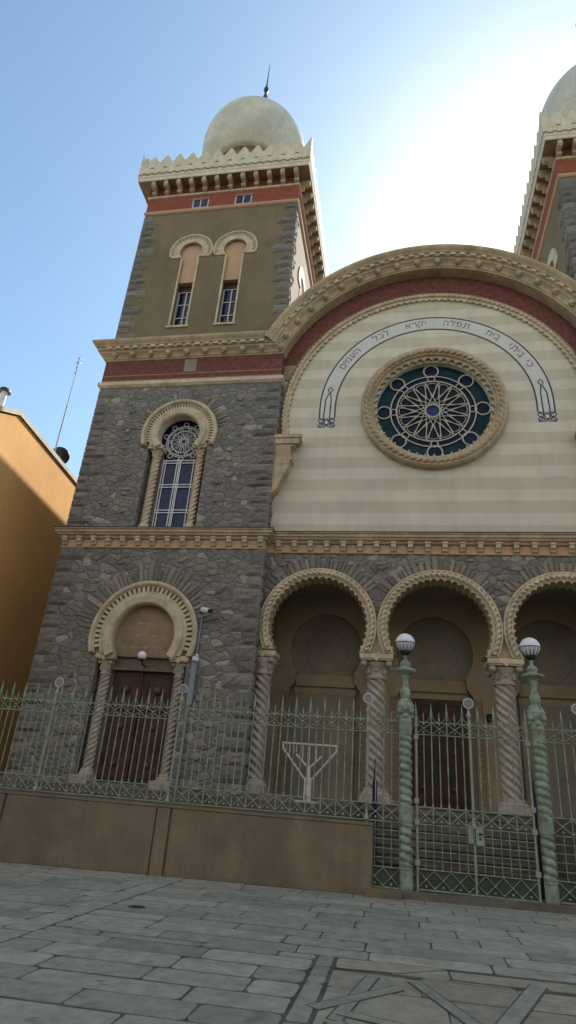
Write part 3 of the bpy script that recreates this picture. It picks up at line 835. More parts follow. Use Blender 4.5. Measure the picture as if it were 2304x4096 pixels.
# inscription band
b = MB()
IR0, IR1, IC = 3.42, 4.06, (1.18, 12.78)
band = arc(IC[0], IC[1], IR1, 0, PI, 90)+[(IC[0]-IR1, 12.0), (IC[0]-IR0, 12.0)]+arc(IC[0], IC[1], IR0, PI, 0, 90)+[(IC[0]+IR0, 12.0), (IC[0]+IR1, 12.0)]
b.prism(band, CD-.006, CD-.001)
ib = obj('inscription_band', b, M['lilac'], syn)
b = MB()
def line(pts, w=.028, mb=None, y=CD-.009):
    (mb or b).tube([(x, y, z) for x, z in pts], w, 4, flat=.004, smooth=False)
for R_ in (IR1-.055, IR0+.03):
    line([(IC[0]+R_, 12.42)]+arc(IC[0], IC[1], R_, 0, PI, 90)+[(IC[0]-R_, 12.42)])
for s_ in (-1, 1):
    cx = IC[0]+s_*(IR0+IR1)/2
    o = [-.28, -.12, .12, .28]
    # star knot at the foot
    for sg in (1, -1):
        pts = [(cx+.16*cos(rad(90*sg+120*k)), 12.22+.17*sin(rad(90*sg+120*k))) for k in range(4)]
        line(pts, .022)
    for q in (-.2, .2):
        line([(cx+q+.1*cos(rad(60*k)), 12.30+.1*sin(rad(60*k))) for k in range(7)], .022)
        line([(cx+q+.1*cos(rad(60*k)), 12.10+.09*sin(rad(60*k))) for k in range(7)], .022)
    line([(cx-.28, 12.42), (cx-.17, 12.3)], .024); line([(cx+.28, 12.42), (cx+.17, 12.3)], .024)
    line([(cx-.28, 12.0), (cx-.15, 12.16)], .024); line([(cx+.28, 12.0), (cx+.15, 12.16)], .024); line([(cx-.1, 12.0), (cx, 12.1), (cx+.1, 12.0)], .022)
    line([(cx-.09, 12.32), (cx-.11, 12.5), (cx-.10-s_*.03, 13.2), (cx-s_*.07-.02, 13.5)], .024); line([(cx+.09, 12.32), (cx+.11, 12.5), (cx+.10-s_*.03, 13.2), (cx-s_*.07+.02, 13.5)], .024)
    line([(cx-s_*.09-.09, 13.62), (cx-s_*.09, 13.5), (cx-s_*.09+.09, 13.62), (cx-s_*.09, 13.76), (cx-s_*.09-.09, 13.62)], .024)
obj('band_lines', b, M['ink'], ib)
# Hebrew lettering
def letter_mesh(ch):
    if ch == 'ת':          # drawn by hand: roof, right leg, left leg with its foot
        v = []; f = []
        for pts in ([(.0, .215), (.05, .255), (.21, .255), (.25, .205), (.25, .16), (.21, .16), (.205, .215)], [(.21, 0), (.25, 0), (.25, .16), (.21, .16)], [(.055, .03), (.095, .05), (.095, .215), (.055, .215)], [(.0, .0), (.06, .0), (.095, .05), (.055, .03), (.0, .032)]):
            k = len(v); v += pts; f.append(tuple(range(k, k+len(pts))))
        return v, [tuple(reversed(q)) for q in f]
    cu = bpy.data.curves.new('letter', 'FONT'); cu.body = ch; cu.size = .42
    o = bpy.data.objects.new('letter_source', cu); C.objects.link(o)
    dg = bpy.context.evaluated_depsgraph_get(); dg.update()
    me = o.evaluated_get(dg).to_mesh()
    v = [(p.co.x, p.co.y) for p in me.vertices]; f = [tuple(q.vertices) for q in me.polygons]
    o.evaluated_get(dg).to_mesh_clear(); bpy.data.objects.remove(o); bpy.data.curves.remove(cu)
    return v, f
b = MB(); RL = 3.60
words = [('כי', 26.5), ('ביתי', 37.5), ('בית', 54), ('תפלה', 75.5), ('יקרא', 98.5), ('לכל', 119.5), ('העמים', 143)]
cache = {}
for wd, ang in words:
    items = []
    for ch in wd:
        if ch not in cache: cache[ch] = letter_mesh(ch)
        v, f = cache[ch]; xs0 = [p[0] for p in v]
        items.append((v, f, min(xs0), max(xs0)))
    gap = .055; tot = sum((i[3]-i[2])*.93 for i in items)+gap*(len(items)-1)
    s_ = tot/2                                    # right-to-left: first letter sits right-most
    for v, f, lo_, hi_ in items:
        w_ = hi_-lo_; mid = s_-w_*.465
        th = rad(ang)-mid/3.74
        tx, tz = sin(th), -cos(th); ux, uz = cos(th), sin(th)
        vs = []
        for (px, py) in v:
            q = (px-lo_-w_/2)*.93; hgt = RL+.03+py*.93
            vs.append((IC[0]+ux*hgt+tx*q, CD-.012, IC[1]+uz*hgt+tz*q))
        b.add(vs, f)
        s_ -= w_*.93+gap
obj('hebrew_lettering', b, plain('letter_paint', (.20, .175, .165), .8, .25, 5.), ib)

# rose window
rose = obj('rose_window', MB().arc_sweep(RC[0], RC[1], [(2.06, CD+.26), (2.06, CD-.03), (2.15, CD-.04), (2.16, CD-.22), (2.19, CD-.24), (2.33, CD-.24), (2.36, CD-.27), (2.44, CD-.27), (2.50, CD-.2), (2.52, CD-.002)], 0, 2*PI, 96, closed=True), M['tan'], syn)
b = MB(); b.rope_arc(RC[0], RC[1], 2.30, CD-.25, .105, 0, 2*PI, .215, 2, .62, closed=True, m=14); obj('rope_rim', b, M['tan'], rose)
b = MB()
b.prism(arc(RC[0], RC[1], 2.16, 0, 2*PI*.998, 96), CD-.13, CD-.04, [arc(RC[0], RC[1], 1.94, 0, 2*PI*.9985, 44*8, -.14, 44)])
obj('scalloped_rim', b, M['tan'], rose)
GY = CD+.24
def disc(r0, r1, mat, name):
    m = MB(); m.prism(ring(RC, r1), GY, GY+.02, [ring(RC, r0)] if r0 else ()); obj(name, m, M[mat], rose)
disc(1.48, 2.07, 'teal', 'glass_ring'); disc(1.27, 1.478, 'blue', 'glass_ring'); disc(.232, 1.268, 'plum', 'glass_ring'); disc(0, .23, 'cobalt', 'glass_ring')
m = MB()
for k in range(8):
    m = MB(); t = k*PI/4+rad(1); m.prism(arc(RC[0]+1.71*cos(t), RC[1]+1.71*sin(t), .23, 0, 2*PI*.97, 24), GY-.012, GY-.002)
    obj('glass_roundel', m, M['blue'], rose)
b = MB(); TY = GY-.04
def cring(c, r, w=.026, n=40): b.tube([(c[0]+r*cos(2*PI*i/n), TY, c[1]+r*sin(2*PI*i/n)) for i in range(n)], w, 6, closed=True)
cring(RC, 1.99, .032, 96); cring(RC, 1.48, .026, 72); cring(RC, 1.265, .028, 72); cring(RC, .25, .024)
for k in range(8):
    t = k*PI/4+rad(1); cring((RC[0]+1.71*cos(t), RC[1]+1.71*sin(t)), .255, .03); cring((RC[0]+1.375*cos(t), RC[1]+1.375*sin(t)), .125, .022, 24)
for k in range(16):
    t0 = 2*PI*k/16+PI/16
    for st_ in (7,):
        t1 = t0+2*PI*st_/16
        b.tube([(RC[0]+1.22*cos(t0), TY, RC[1]+1.22*sin(t0)), (RC[0]+1.22*cos(t1), TY, RC[1]+1.22*sin(t1))], .016, 5)
    # petal heads
    tc = 2*PI*k/16+PI/8*0
    pts = [(.55, tc-.02), (1.10, tc-.15), (1.17, tc-.10), (1.18, tc), (1.17, tc+.10), (1.10, tc+.15), (.55, tc+.02)]
    b.tube([(RC[0]+r_*cos(q), TY, RC[1]+r_*sin(q)) for r_, q in pts], .015, 5)
    b.tube([(RC[0]+r_*cos(q), TY, RC[1]+r_*sin(q)) for r_, q in ((1.26, t0-.06), (1.12, t0), (1.26, t0+.06))], .014, 4)
obj('tracery', b, M['lead'], rose)

# --- string course above the ground storey
def string_course(path, zt, name, x_list, yb):
    b = MB(); b.plan_sweep(path, [(0, zt-.62), (.03, zt-.62), (.03, zt-.32), (.10, zt-.30), (.12, zt-.24), (.20, zt-.20), (.22, zt-.14), (.26, zt-.12), (.26, zt-.03), (.30, zt-.02), (.30, zt+.01), (.2, zt+.05), (0, zt+.08)])
    sc = obj(name, b, M['tan'], syn)
    fl = MB(); fl.plan_sweep(path, [(.0, zt+.081), (.2, zt+.056), (.305, zt+.016), (.315, zt+.02), (.315, zt+.04), (.2, zt+.085), (0, zt+.11)])
    obj('lead_flashing', fl, M['iron'], sc)
    first = None
    for x in x_list:
        p_ = (x, yb-.03, zt-.55)
        if first is None:
            k = MB()
            k.prism([(0, 0), (.06, .02), (.09, .1), (.15, .12), (.17, .24), (0, .24)], -.075, .075, m=lambda o, z, c: (c, -o, z))
            k.box(-.09, .09, -.19, 0, .241, .29)
            first = obj('corbel', MBshift(k, p_), M['cream'], sc, org=p_)
        else: copy_at(first, p_, sc)
    # little arches between corbels
    g = x_list[1]-x_list[0]; fa_ = None
    for x in x_list[:-1]:
        c = x+g/2
        if fa_: copy_at(fa_, (c, yb-.03, zt-.56), sc); continue
        ar = MB(); ar.prism([(c-g/2+.09, zt-.56), (c-g/2+.13, zt-.62), (c+g/2-.13, zt-.62), (c+g/2-.09, zt-.56), (c+g/2-.09, zt-.50)]+arc(c, zt-.50, g/2-.10, 0, PI, 10)[1:], yb-.055, yb-.025)
        fa_ = obj('corbel_arch', ar, M['panel'], sc, org=(c, yb-.03, zt-.56))
xl = [TX0+.12+i*.527 for i in range(14)]
string_course([(TX0, TB), (TX0, TD), (TX1, TD), (TX1, CD-.02)], 7.75, 'string_course', xl, TD)
xr = [2*XC-x for x in xl][::-1]
string_course([(2*XC-TX1, CD-.02), (2*XC-TX1, TD), (2*XC-TX0, TD), (2*XC-TX0, TB)], 7.75, 'string_course', xr, TD)
string_course([(TX1, CD), (2*XC-TX1, CD)], 7.80, 'string_course', [TX1+.4+i*.5305 for i in range(20)], CD)

# --- porch
ACX = [XC-3.62, XC, XC+3.62]; AZ, AR = 4.80, 1.47
w0 = math.sqrt(1.55**2-(3.99-AZ)**2)
out = [(TX1, 3.99)]
for c in ACX: out += horseshoe(c, AZ, 1.55, 3.99, 40)
out += [(2*XC-TX1, 3.99), (2*XC-TX1, 7.5), (TX1, 7.5)]
b = MB(); b.prism(out, CD, CD+.45)
pw = obj('porch_wall', b, M['rubble'], syn)
b = MB()
for i, c in enumerate(ACX): voussoirs(b, c, AZ, 1.83, rad(36), rad(144), CD, .3, .62, 7.15)
RECTS = []
scatter_stones(b, TX1+.1, 2*XC-TX1-.1, 6.0, 7.1, CD, 60, [(c, AZ, 2.1) for c in ACX])
obj('voussoirs', b, M['vouss'], pw)
# filler between neighbouring arches
for cm in [TX1+.03+.06, XC-1.81, XC+1.81, 2*XC-TX1-.09]:
    b = MB()
    zs = [3.99+(5.0-3.99)*i/8 for i in range(9)]
    L_, R_ = [], []
    for z in zs:
        hw = 1.81-math.sqrt(max(0, 1.6**2-(z-AZ)**2)); hw = max(.03, min(.6, hw))
        L_.append((max(cm-hw, TX1), z)); R_.append((min(cm+hw, 2*XC-TX1), z))
    b.prism(R_+L_[::-1], CD-.12, CD-.003)
    obj('arch_spandrel_block', b, M['tan'], pw)
for c in ACX:
    b = MB()
    oo = horseshoe(c, AZ, 1.80, 4.0, 64); ii = horseshoe(c, AZ, AR-.015, 4.0, 30*8, -.075, 30)
    b.prism(oo+ii[::-1], CD-.20, CD+.44)
    am = obj('porch_arch', b, M['cream'], syn)
    b = MB(); fa_ = math.asin(-.8/1.8)
    b.rope_arc(c, AZ, 1.66, CD-.20, .095, fa_, PI-fa_, .17, 2, .62, m=12, hand=-1)
    b.arc_sweep(c, AZ, [(1.74, CD-.19), (1.75, CD-.235), (1.80, CD-.235), (1.81, CD-.19)], fa_, PI-fa_, 60)
    b.arc_sweep(c, AZ, [(1.55, CD-.19), (1.56, CD-.225), (1.585, CD-.225), (1.59, CD-.19)], fa_-.05, PI-fa_+.05, 60)
    obj('rope_moulding', b, M['cream'], am)
# back wall of the porch, recesses and doors
PB = 21.0
def keyhole(c, g=0):
    r = 1.24+g
    L_ = [(-1.20-g, -.5), (-1.20-g, 3.22), (-1.17-g, 3.32+g*.4), (-1.08-g, 3.42), (-1.01-g, 3.55), (-1.0-g, 3.78)]
    pts = [(c+x, z) for x, z in L_]+horseshoe(c, 4.66, r, 3.85, 40)+[(c-x, z) for x, z in L_[::-1]]
    return pts
b = MB(); b.prism([(TX1, -.5), (2*XC-TX1, -.5), (2*XC-TX1, 7.0), (TX1, 7.0)], PB, PB+.35, [keyhole(c) for c in ACX])
b.box(TX1-.3, TX1-.001, CD+.05, PB, -.3, 7.0); b.box(2*XC-TX1+.001, 2*XC-TX1+.3, CD+.05, PB, -.3, 7.0)
b.box(TX1, 2*XC-TX1, CD+.46, PB, 6.6, 6.8)
obj('porch_back_wall', b, M['porch'], syn)
b = MB(); b.box(TX1, 2*XC-TX1, 18.02, PB+.5, -1.6, .0); obj('porch_floor', b, M['podium'], syn)
for c in ACX:
    for s_ in (-1, 1):
        bm_ = MB()
        for i in range(20): bm_.box(c+s_*1.34-.05, c+s_*1.34+.05, PB-.035, PB+.01, .15+i*.155, .25+i*.155)
        bm_.box(c+s_*1.24-.02, c+s_*1.24+.02, PB-.03, PB+.01, .0, 3.25); bm_.box(c+s_*1.44-.015, c+s_*1.44+.015, PB-.025, PB+.01, .0, 3.3)
        obj('beaded_jamb_moulding', bm_, M['jamb'], syn)
for i, c in enumerate(ACX):
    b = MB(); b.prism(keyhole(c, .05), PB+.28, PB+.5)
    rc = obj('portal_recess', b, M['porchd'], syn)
    b = MB()
    for k in range(34):
        t = 2*PI*k/34; x, z = c+.72*cos(t), 4.62+.72*sin(t)
        b.prism([(x+.03*cos(t)-.018*sin(t), z+.03*sin(t)+.018*cos(t)), (x+.03*cos(t)+.018*sin(t), z+.03*sin(t)-.018*cos(t)), (x-.03*cos(t), z-.03*sin(t))], PB+.274, PB+.283)
    obj('dotted_ring', b, M['iron'], rc)
    b = MB(); b.box(c-1.0, c+1.0, PB+.12, PB+.279, 3.42, 3.80); b.box(c-1.05, c+1.05, PB+.2, PB+.279, 3.2, 3.415)
    obj('lintel', b, M['porch'], rc)
def door(cx, w, z0, z1, y, parent_name='door'):
    b = MB(); b.box(cx-w/2, cx+w/2, y, y+.06, z0, z1)
    dr = obj(parent_name, b, M['wood'], syn)
    for s_ in (-1, 1):
        lf = MB(); xl_, xr_ = (cx-w/2, cx-.035) if s_ < 0 else (cx+.035, cx+w/2)
        lf.box(xl_, xr_, y-.04, y-.001, z0, z1)
        def frame(a0, a1, c0, c1, t=.05, d=.02):
            yy = y-.041
            lf.box(a0, a1, yy-d, yy, c0, c0+t); lf.box(a0, a1, yy-d, yy, c1-t, c1); lf.box(a0, a0+t, yy-d, yy, c0+t, c1-t); lf.box(a1-t, a1, yy-d, yy, c0+t, c1-t)
        g = .1; h = (z1-z0)
        for c0, c1 in ((.05, .3), (.33, .66), (.69, .97)): frame(xl_+g, xr_-g, z0+h*c0, z0+h*c1)
        lo = obj('door_leaf', lf, M['wood'], dr)
        rs = MB(); xm = (xl_+xr_)/2
        for q in (.175, .495, .83):
            rs.sphere((xm, y-.05, z0+h*q), .13 if q > .8 else .09, 8)
        for k in range(int(h/.09)):
            xx = xr_-.03 if s_ < 0 else xl_+.03
            rs.sphere((xx, y-.045, z0+.05+k*.09), .02, 4)
        obj('door_bosses', rs, M['woodl'], dr)
    return dr
door(XC+.05, 1.84, .0, 3.15, PB+.2)
for c in (ACX[0], ACX[2]):
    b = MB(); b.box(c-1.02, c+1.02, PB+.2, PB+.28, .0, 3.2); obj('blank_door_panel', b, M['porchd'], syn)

# --- columns
def twisted_column(x, y, z0, zcap, ztop, r, hand=1, pitch=.2, lobes=5, mat='colstone', half=False, wcap=None):
    base = empty('column', (x, y, z0)); base.parent = syn; q = WL[syn]; base.location = (x-q[0], y-q[1], z0-q[2])
    WL[base] = (x, y, z0)
    w = wcap or r*1.95
    pl = .2
    b = MB(); b.box(x-r*1.45, x+r*1.45, y-r*1.45, y+r*1.45, z0, z0+pl)
    b.lathe([(r*1.38, z0+pl), (r*1.42, z0+pl+.04), (r*1.3, z0+pl+.08), (r*1.12, z0+pl+.10), (r*1.2, z0+pl+.14), (r*1.05, z0+pl+.17)], x, y, 24)
    obj('column_base', b, M[mat], base)
    zs0, zs1 = z0+pl+.16, zcap
    b = MB(); n = int((zs1-zs0)/pitch*9)
    b.lathe([(r, zs0+(zs1-zs0)*i/n) for i in range(n+1)], x, y, 50, lobes=lobes, amp=.32, pitch=pitch*lobes/ lobes*1.0 if 0 else pitch*1.0, hand=hand)
    obj('column_shaft', b, M[mat], base)
    h = ztop-zcap
    b = MB(); b.lathe([(r*1.02, zcap), (r*1.12, zcap+.03), (r*1.0, zcap+.07), (r*1.02, zcap+h*.3), (r*1.15, zcap+h*.55), (r*1.5, zcap+h*.8), (w*.8, zcap+h*.86)], x, y, 24)
    for sx in (-1, 1):
        for sy in (-1, 1):
            for k, rr in ((0, .09), (1, .05)):
                b.sphere((x+sx*(w-.10-k*.02), y+sy*(w-.10-k*.02), zcap+h*.72+k*.02), rr*r/.27*1.1, 8)
            b.lathe([(.04, zcap+h*.25), (.055*r/.27, zcap+h*.45), (.03, zcap+h*.66)], x+sx*r*.8, y+sy*r*.8, 8)
    for k in range(8):
        t = 2*PI*k/8; b.sphere((x+r*1.08*cos(t), y+r*1.08*sin(t), zcap+h*.42), .05*r/.27, 6)
    obj('capital', b, M[mat], base)
    b = MB()
    b.box(x-w, x+w, y-w, y+w, ztop-h*.13, ztop-.03); b.box(x-w-.03, x+w+.03, y-w-.03, y+w+.03, ztop-.03+.001, ztop+.11)
    b.prism([(x-.09, ztop-.03), (x, ztop-.12), (x+.09, ztop-.03), (x, ztop+.06)], y-w-.06, y-w-.031)
    obj('abacus', b, M['cream'], base)
    return base
CY = CD+.24
for x in (XC-1.81, XC+1.81): twisted_column(x, CY, -.02, 3.28, 3.86, .285, 1, .225, 5, wcap=.46)
for x in (TX1+.20, 2*XC-TX1-.20): twisted_column(x, CY, -.02, 3.28, 3.86, .27, 1, .225, 5, wcap=.36)
for x in (-9.02, -6.6): twisted_column(x, TD+.28, -.08, 2.98, 3.50, .165, -1, .15, 4, wcap=.28)
for x in (-8.66, -7.0): twisted_column(x, TD+.24, 7.74, 10.68, 11.04, .145, -1, .17, 4, mat='cream', wcap=.24)

# --- side door surround
def horseshoe_surround(cx, cz, r_out, r_in, zb, y, name, nt, r_a, r_b, da=.5):
    b = MB(); oo = horseshoe(cx, cz, r_out, zb, 64); ii = horseshoe(cx, cz, r_in, zb, 48)
    ra_, rb_ = horseshoe(cx, cz, r_a, zb, 60), horseshoe(cx, cz, r_b, zb, 60)
    b.prism(oo+ii[::-1], y+.03, y+.3)
    b.prism(oo+rb_[::-1], y-.08, y+.028); b.prism(ra_+ii[::-1], y-.08, y+.028)
    f = math.asin((zb-cz)/r_out); fi = math.asin((zb-cz)/r_in)
    am = obj(name, b, M['cream'], syn)
    b = MB(); w = r_out-r_in
    b.arc_sweep(cx, cz, [(r_out-.10, y-.075), (r_out-.09, y-.15), (r_out-.03, y-.17), (r_out+.03, y-.13), (r_out+.03, y+.02)], f, PI-f, 64)
    b.arc_sweep(cx, cz, [(r_in-.03, y+.28), (r_in-.03, y-.09), (r_in+.02, y-.15), (r_in+w*.30, y-.17), (r_in+w*.36, y-.14), (r_in+w*.40, y-.075)], fi+.02, PI-fi-.02, 64)
    obj('arch_rolls', b, M['cream'], am)
    b = MB()
    for i in range(nt):
        t = f+.10+(PI-2*f-.20)*i/(nt-1); d = (PI-2*f)/nt*.56
        b.prism([(cx+r*cos(q), cz+r*sin(q)) for r, q in ((r_a+.003, t-d*.5), (r_b-.003, t-d*.5), (r_b-.003, t+d*.5), (r_a+.003, t+d*.5))], y-.076, y+.029)
    obj('arch_dentils', b, M['cream'], am)
    return am
horseshoe_surround(DOORC, DOORZ, 1.74, 1.05, 3.60, TD, 'door_arch', 36, 1.43, 1.60)
horseshoe_surround(WINC, WINZ, 1.40, .80, 11.10, TD, 'window_arch', 40, 1.13, 1.27)
b = MB(); b.box(-9.28, -6.32, TD-.06, TD+.02, 3.50, 3.62); 
b = MB(); b.prism(horseshoe(DOORC+.02, DOORZ-.02, 1.08, 3.56, 40), TD+.16, TD+.5)
ty = obj('tympanum', b, M['tymp'], syn)
b = MB(); random.seed(3)
for z, hw in ((4.62, .32), (4.22, .42), (3.86, .78)):
    x = DOORC-hw
    while x < DOORC+hw:
        w = random.uniform(.05, .13); b.box(x, min(x+w, DOORC+hw), TD+.152, TD+.161, z-.03, z+.03); x += w+.035
obj('worn_relief_lettering', b, plain('worn_relief', (.38, .29, .20), .9, .3, 6.), ty)
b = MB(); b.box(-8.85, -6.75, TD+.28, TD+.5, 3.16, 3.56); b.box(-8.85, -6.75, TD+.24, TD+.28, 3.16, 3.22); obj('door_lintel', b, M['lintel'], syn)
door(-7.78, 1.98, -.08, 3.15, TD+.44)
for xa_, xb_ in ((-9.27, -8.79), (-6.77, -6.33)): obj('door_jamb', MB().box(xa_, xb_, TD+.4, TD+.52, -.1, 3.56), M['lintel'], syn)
for xa_, xb_ in ((-9.3, -8.74), (-6.88, -6.3)): obj('column_plinth', MB().box(xa_, xb_, TD-.2, TD+.45, -.14, .10), M['colstone'], syn)
b = MB(); b.box(-8.73, -6.89, TD-.15, TD+.5, -.16, -.04); obj('door_step', b, M['podium'], syn)

# --- tower window glazing
b = MB(); b.prism([(-8.93, 7.76), (-8.93, 11.0)]+horseshoe(WINC+.04, WINZ-.04, .9, 11.05, 30)+[(-6.72, 11.0), (-6.72, 7.76)], TD+.42, TD+.5)
win = obj('tower_window', b, M['glassb'], syn)
b = MB(); TYw = TD+.385; wc = (WINC+.05, 11.50)
def wr(c, r, w=.018, n=36): w *= 1.35; b.tube([(c[0]+r*cos(2*PI*i/n), TYw, c[1]+r*sin(2*PI*i/n)) for i in range(n)], w, 5, closed=True)
for r_ in (.66, .60, .47, .10, .16): wr(wc, r_, .015)
for k in range(10):
    t = 2*PI*k/10+PI/10; 
    wr((wc[0]+.74*cos(t), wc[1]+.74*sin(t)), .085, .015, 20)
    wr((wc[0]+.535*cos(t+.3), wc[1]+.535*sin(t+.3)), .055, .012, 14)
for k in range(12):
    t = 2*PI*k/12
    pts = [(.16, t), (.3, t-.16), (.42, t-.17), (.465, t), (.42, t+.17), (.3, t+.16), (.16, t)]
    b.tube([(wc[0]+r_*cos(q), TYw, wc[1]+r_*sin(q)) for r_, q in pts], .017, 4)
xa, xb = -8.42, -7.18
for x in (xa, xa+.09, (xa+xb)/2-.10, (xa+xb)/2-.02, (xa+xb)/2+.04, xb-.09, xb): b.box(x-.018, x+.018, TYw-.012, TYw+.012, 7.78, 10.75)
for z in (8.62, 8.72, 9.62, 9.72, 10.60, 10.70): b.box(xa, xb, TYw-.014, TYw+.010, z-.018, z+.018)
obj('tracery', b, M['leadw'], win)
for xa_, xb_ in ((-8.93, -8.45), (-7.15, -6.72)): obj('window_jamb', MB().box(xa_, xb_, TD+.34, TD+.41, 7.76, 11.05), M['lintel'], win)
b = MB(); b.box(-9.0, -6.65, TD-.12, TD+.35, 7.7, 7.79); obj('window_sill', b, M['cream'], win)

# --- nave, roof and steps
b = MB(); b.prism([(-11.2, TB+.02), (2*XC+11.2, TB+.02), (2*XC+11.2, 62), (-14.4, 62)], -1.6, 19.3, m=lambda a, q, c: (a, q, c)); b.box(TX1+.02, 2*XC-TX1-.02, PB+.6, TB, -1.6, 15.2)  # hidden left flank skewed and height set to shape its cast shadow
obj('nave', b, M['stucco'], syn)
b = MB()
path2 = arc(XC, GZ, GR+.35, a_end+.2, PI-a_end-.2, 30)
b.prism(path2, CD+.41, TB)
b.prism([(-10.9, 19.31), (2*XC+10.9, 19.31), (XC, 20.6)], TB+1.5, 60)
obj('roof', b, M['roofdark'], syn)
b = MB(); ns = 9
for i in range(ns):
    z = -1.42+(i+1)*(1.42/ns); y = 14.6+i*(3.42/ns)
    b.box(-1.04, 3.39, y, 18.02-(0 if i == ns-1 else 0), z-1.42/ns+ (0.0), z-.003)
    b.box(-1.04, 3.39, y-.03, y+.06, z-.035, z)
obj('steps', b, M['podium'], syn)
b = MB(); b.box(-1.3, -1.045, 14.3, 18.0, -1.6, .02); obj('stair_cheek', b, M['plinth'], syn)
b = MB(); b.box(3.395, 3.65, 14.3, 18.0, -1.6, .02); obj('stair_cheek', b, M['plinth'], syn)

# ------------------------------------------------------------------ boundary wall, railings, gate
FY = 13.41
def boundary_wall(x0, x1, pil, name, label):
    r = empty(name, (x0, FY, gz(x0)), label, 'wall')
    b = MB()
    seg = sorted([x0, x1]+list(pil))
    n = 24
    b.prism([(x0, gz(x0)-.05), (x1, gz(x1)-.05), (x1, -.40), (x0, -.40)], FY-.05, FY+.3)
    obj('wall_body', b, M['plinth'], r)
    edges = [x0]+[p for q in pil for p in (q-.16, q+.16)]+[x1]
    for i in range(0, len(edges)-1, 2):
        a, c = edges[i], edges[i+1]
        if c-a < .2: continue
        b = MB(); t = .03
        b.prism([(a+.012, gz(a)+.0), (c-.012, gz(c)+.0), (c-.012, -.41), (a+.012, -.41)], FY-.085, FY-.051)
        obj('wall_slab', b, M['plinth'], r)
    for q in pil:
        b = MB(); b.box(q-.13, q+.13, FY-.115, FY-.052, gz(q)-.02, -.41); obj('wall_pilaster', b, M['plinth'], r)
    b = MB(); b.box(x0, x1, FY-.095, FY+.32, -.399, -.35); obj('wall_coping', b, M['plinth'], r)
    return r
boundary_wall(-13.3, -.50, [-12.6, -8.45, -4.72], 'boundary_wall', 'low brown stained stone wall carrying the green railing left of the gate')
boundary_wall(3.42, 13.0, [7.5], 'boundary_wall', 'low brown stone wall at the right edge beyond the gate')

def spear(mb, x, y, z, s=1.):
    mb.lathe([(.012, z), (.022*s, z+.03*s), (.012, z+.06*s), (.026*s, z+.085*s), (.016, z+.11*s), (.028*s, z+.14*s), (.018*s, z+.20*s), (.002, z+.36*s)], x, y, 8)
def lattice(mb, x0, x1, za, zb, step, studs=True, curls=None, y=FY):
    n = max(1, round((x1-x0)/step)); w = (x1-x0)/n
    for i in range(n):
        a, c = x0+i*w, x0+(i+1)*w; m_ = (a+c)/2
        mb.tube([(a, y-.008, zb), (c, y-.008, za)], .009, 4); mb.tube([(a, y+.004, za), (c, y+.004, zb)], .009, 4)
        mb.sphere((m_, y-.012, (za+zb)/2), .022, 5)
        if studs:
            mb.sphere((m_, y-.01, za+.035), .024, 5)
            mb.sphere((a, y-.012, za+.012), .022, 5)
        if curls:
            for s_ in (1, -1):
                e0 = a if s_ > 0 else c
                mb.tube([(e0+s_*.02, y, zb+.16), (e0+s_*.035, y, zb+.10), (e0+s_*.07, y, zb+.05), (e0+s_*.13, y, zb+.015)], .007, 4)
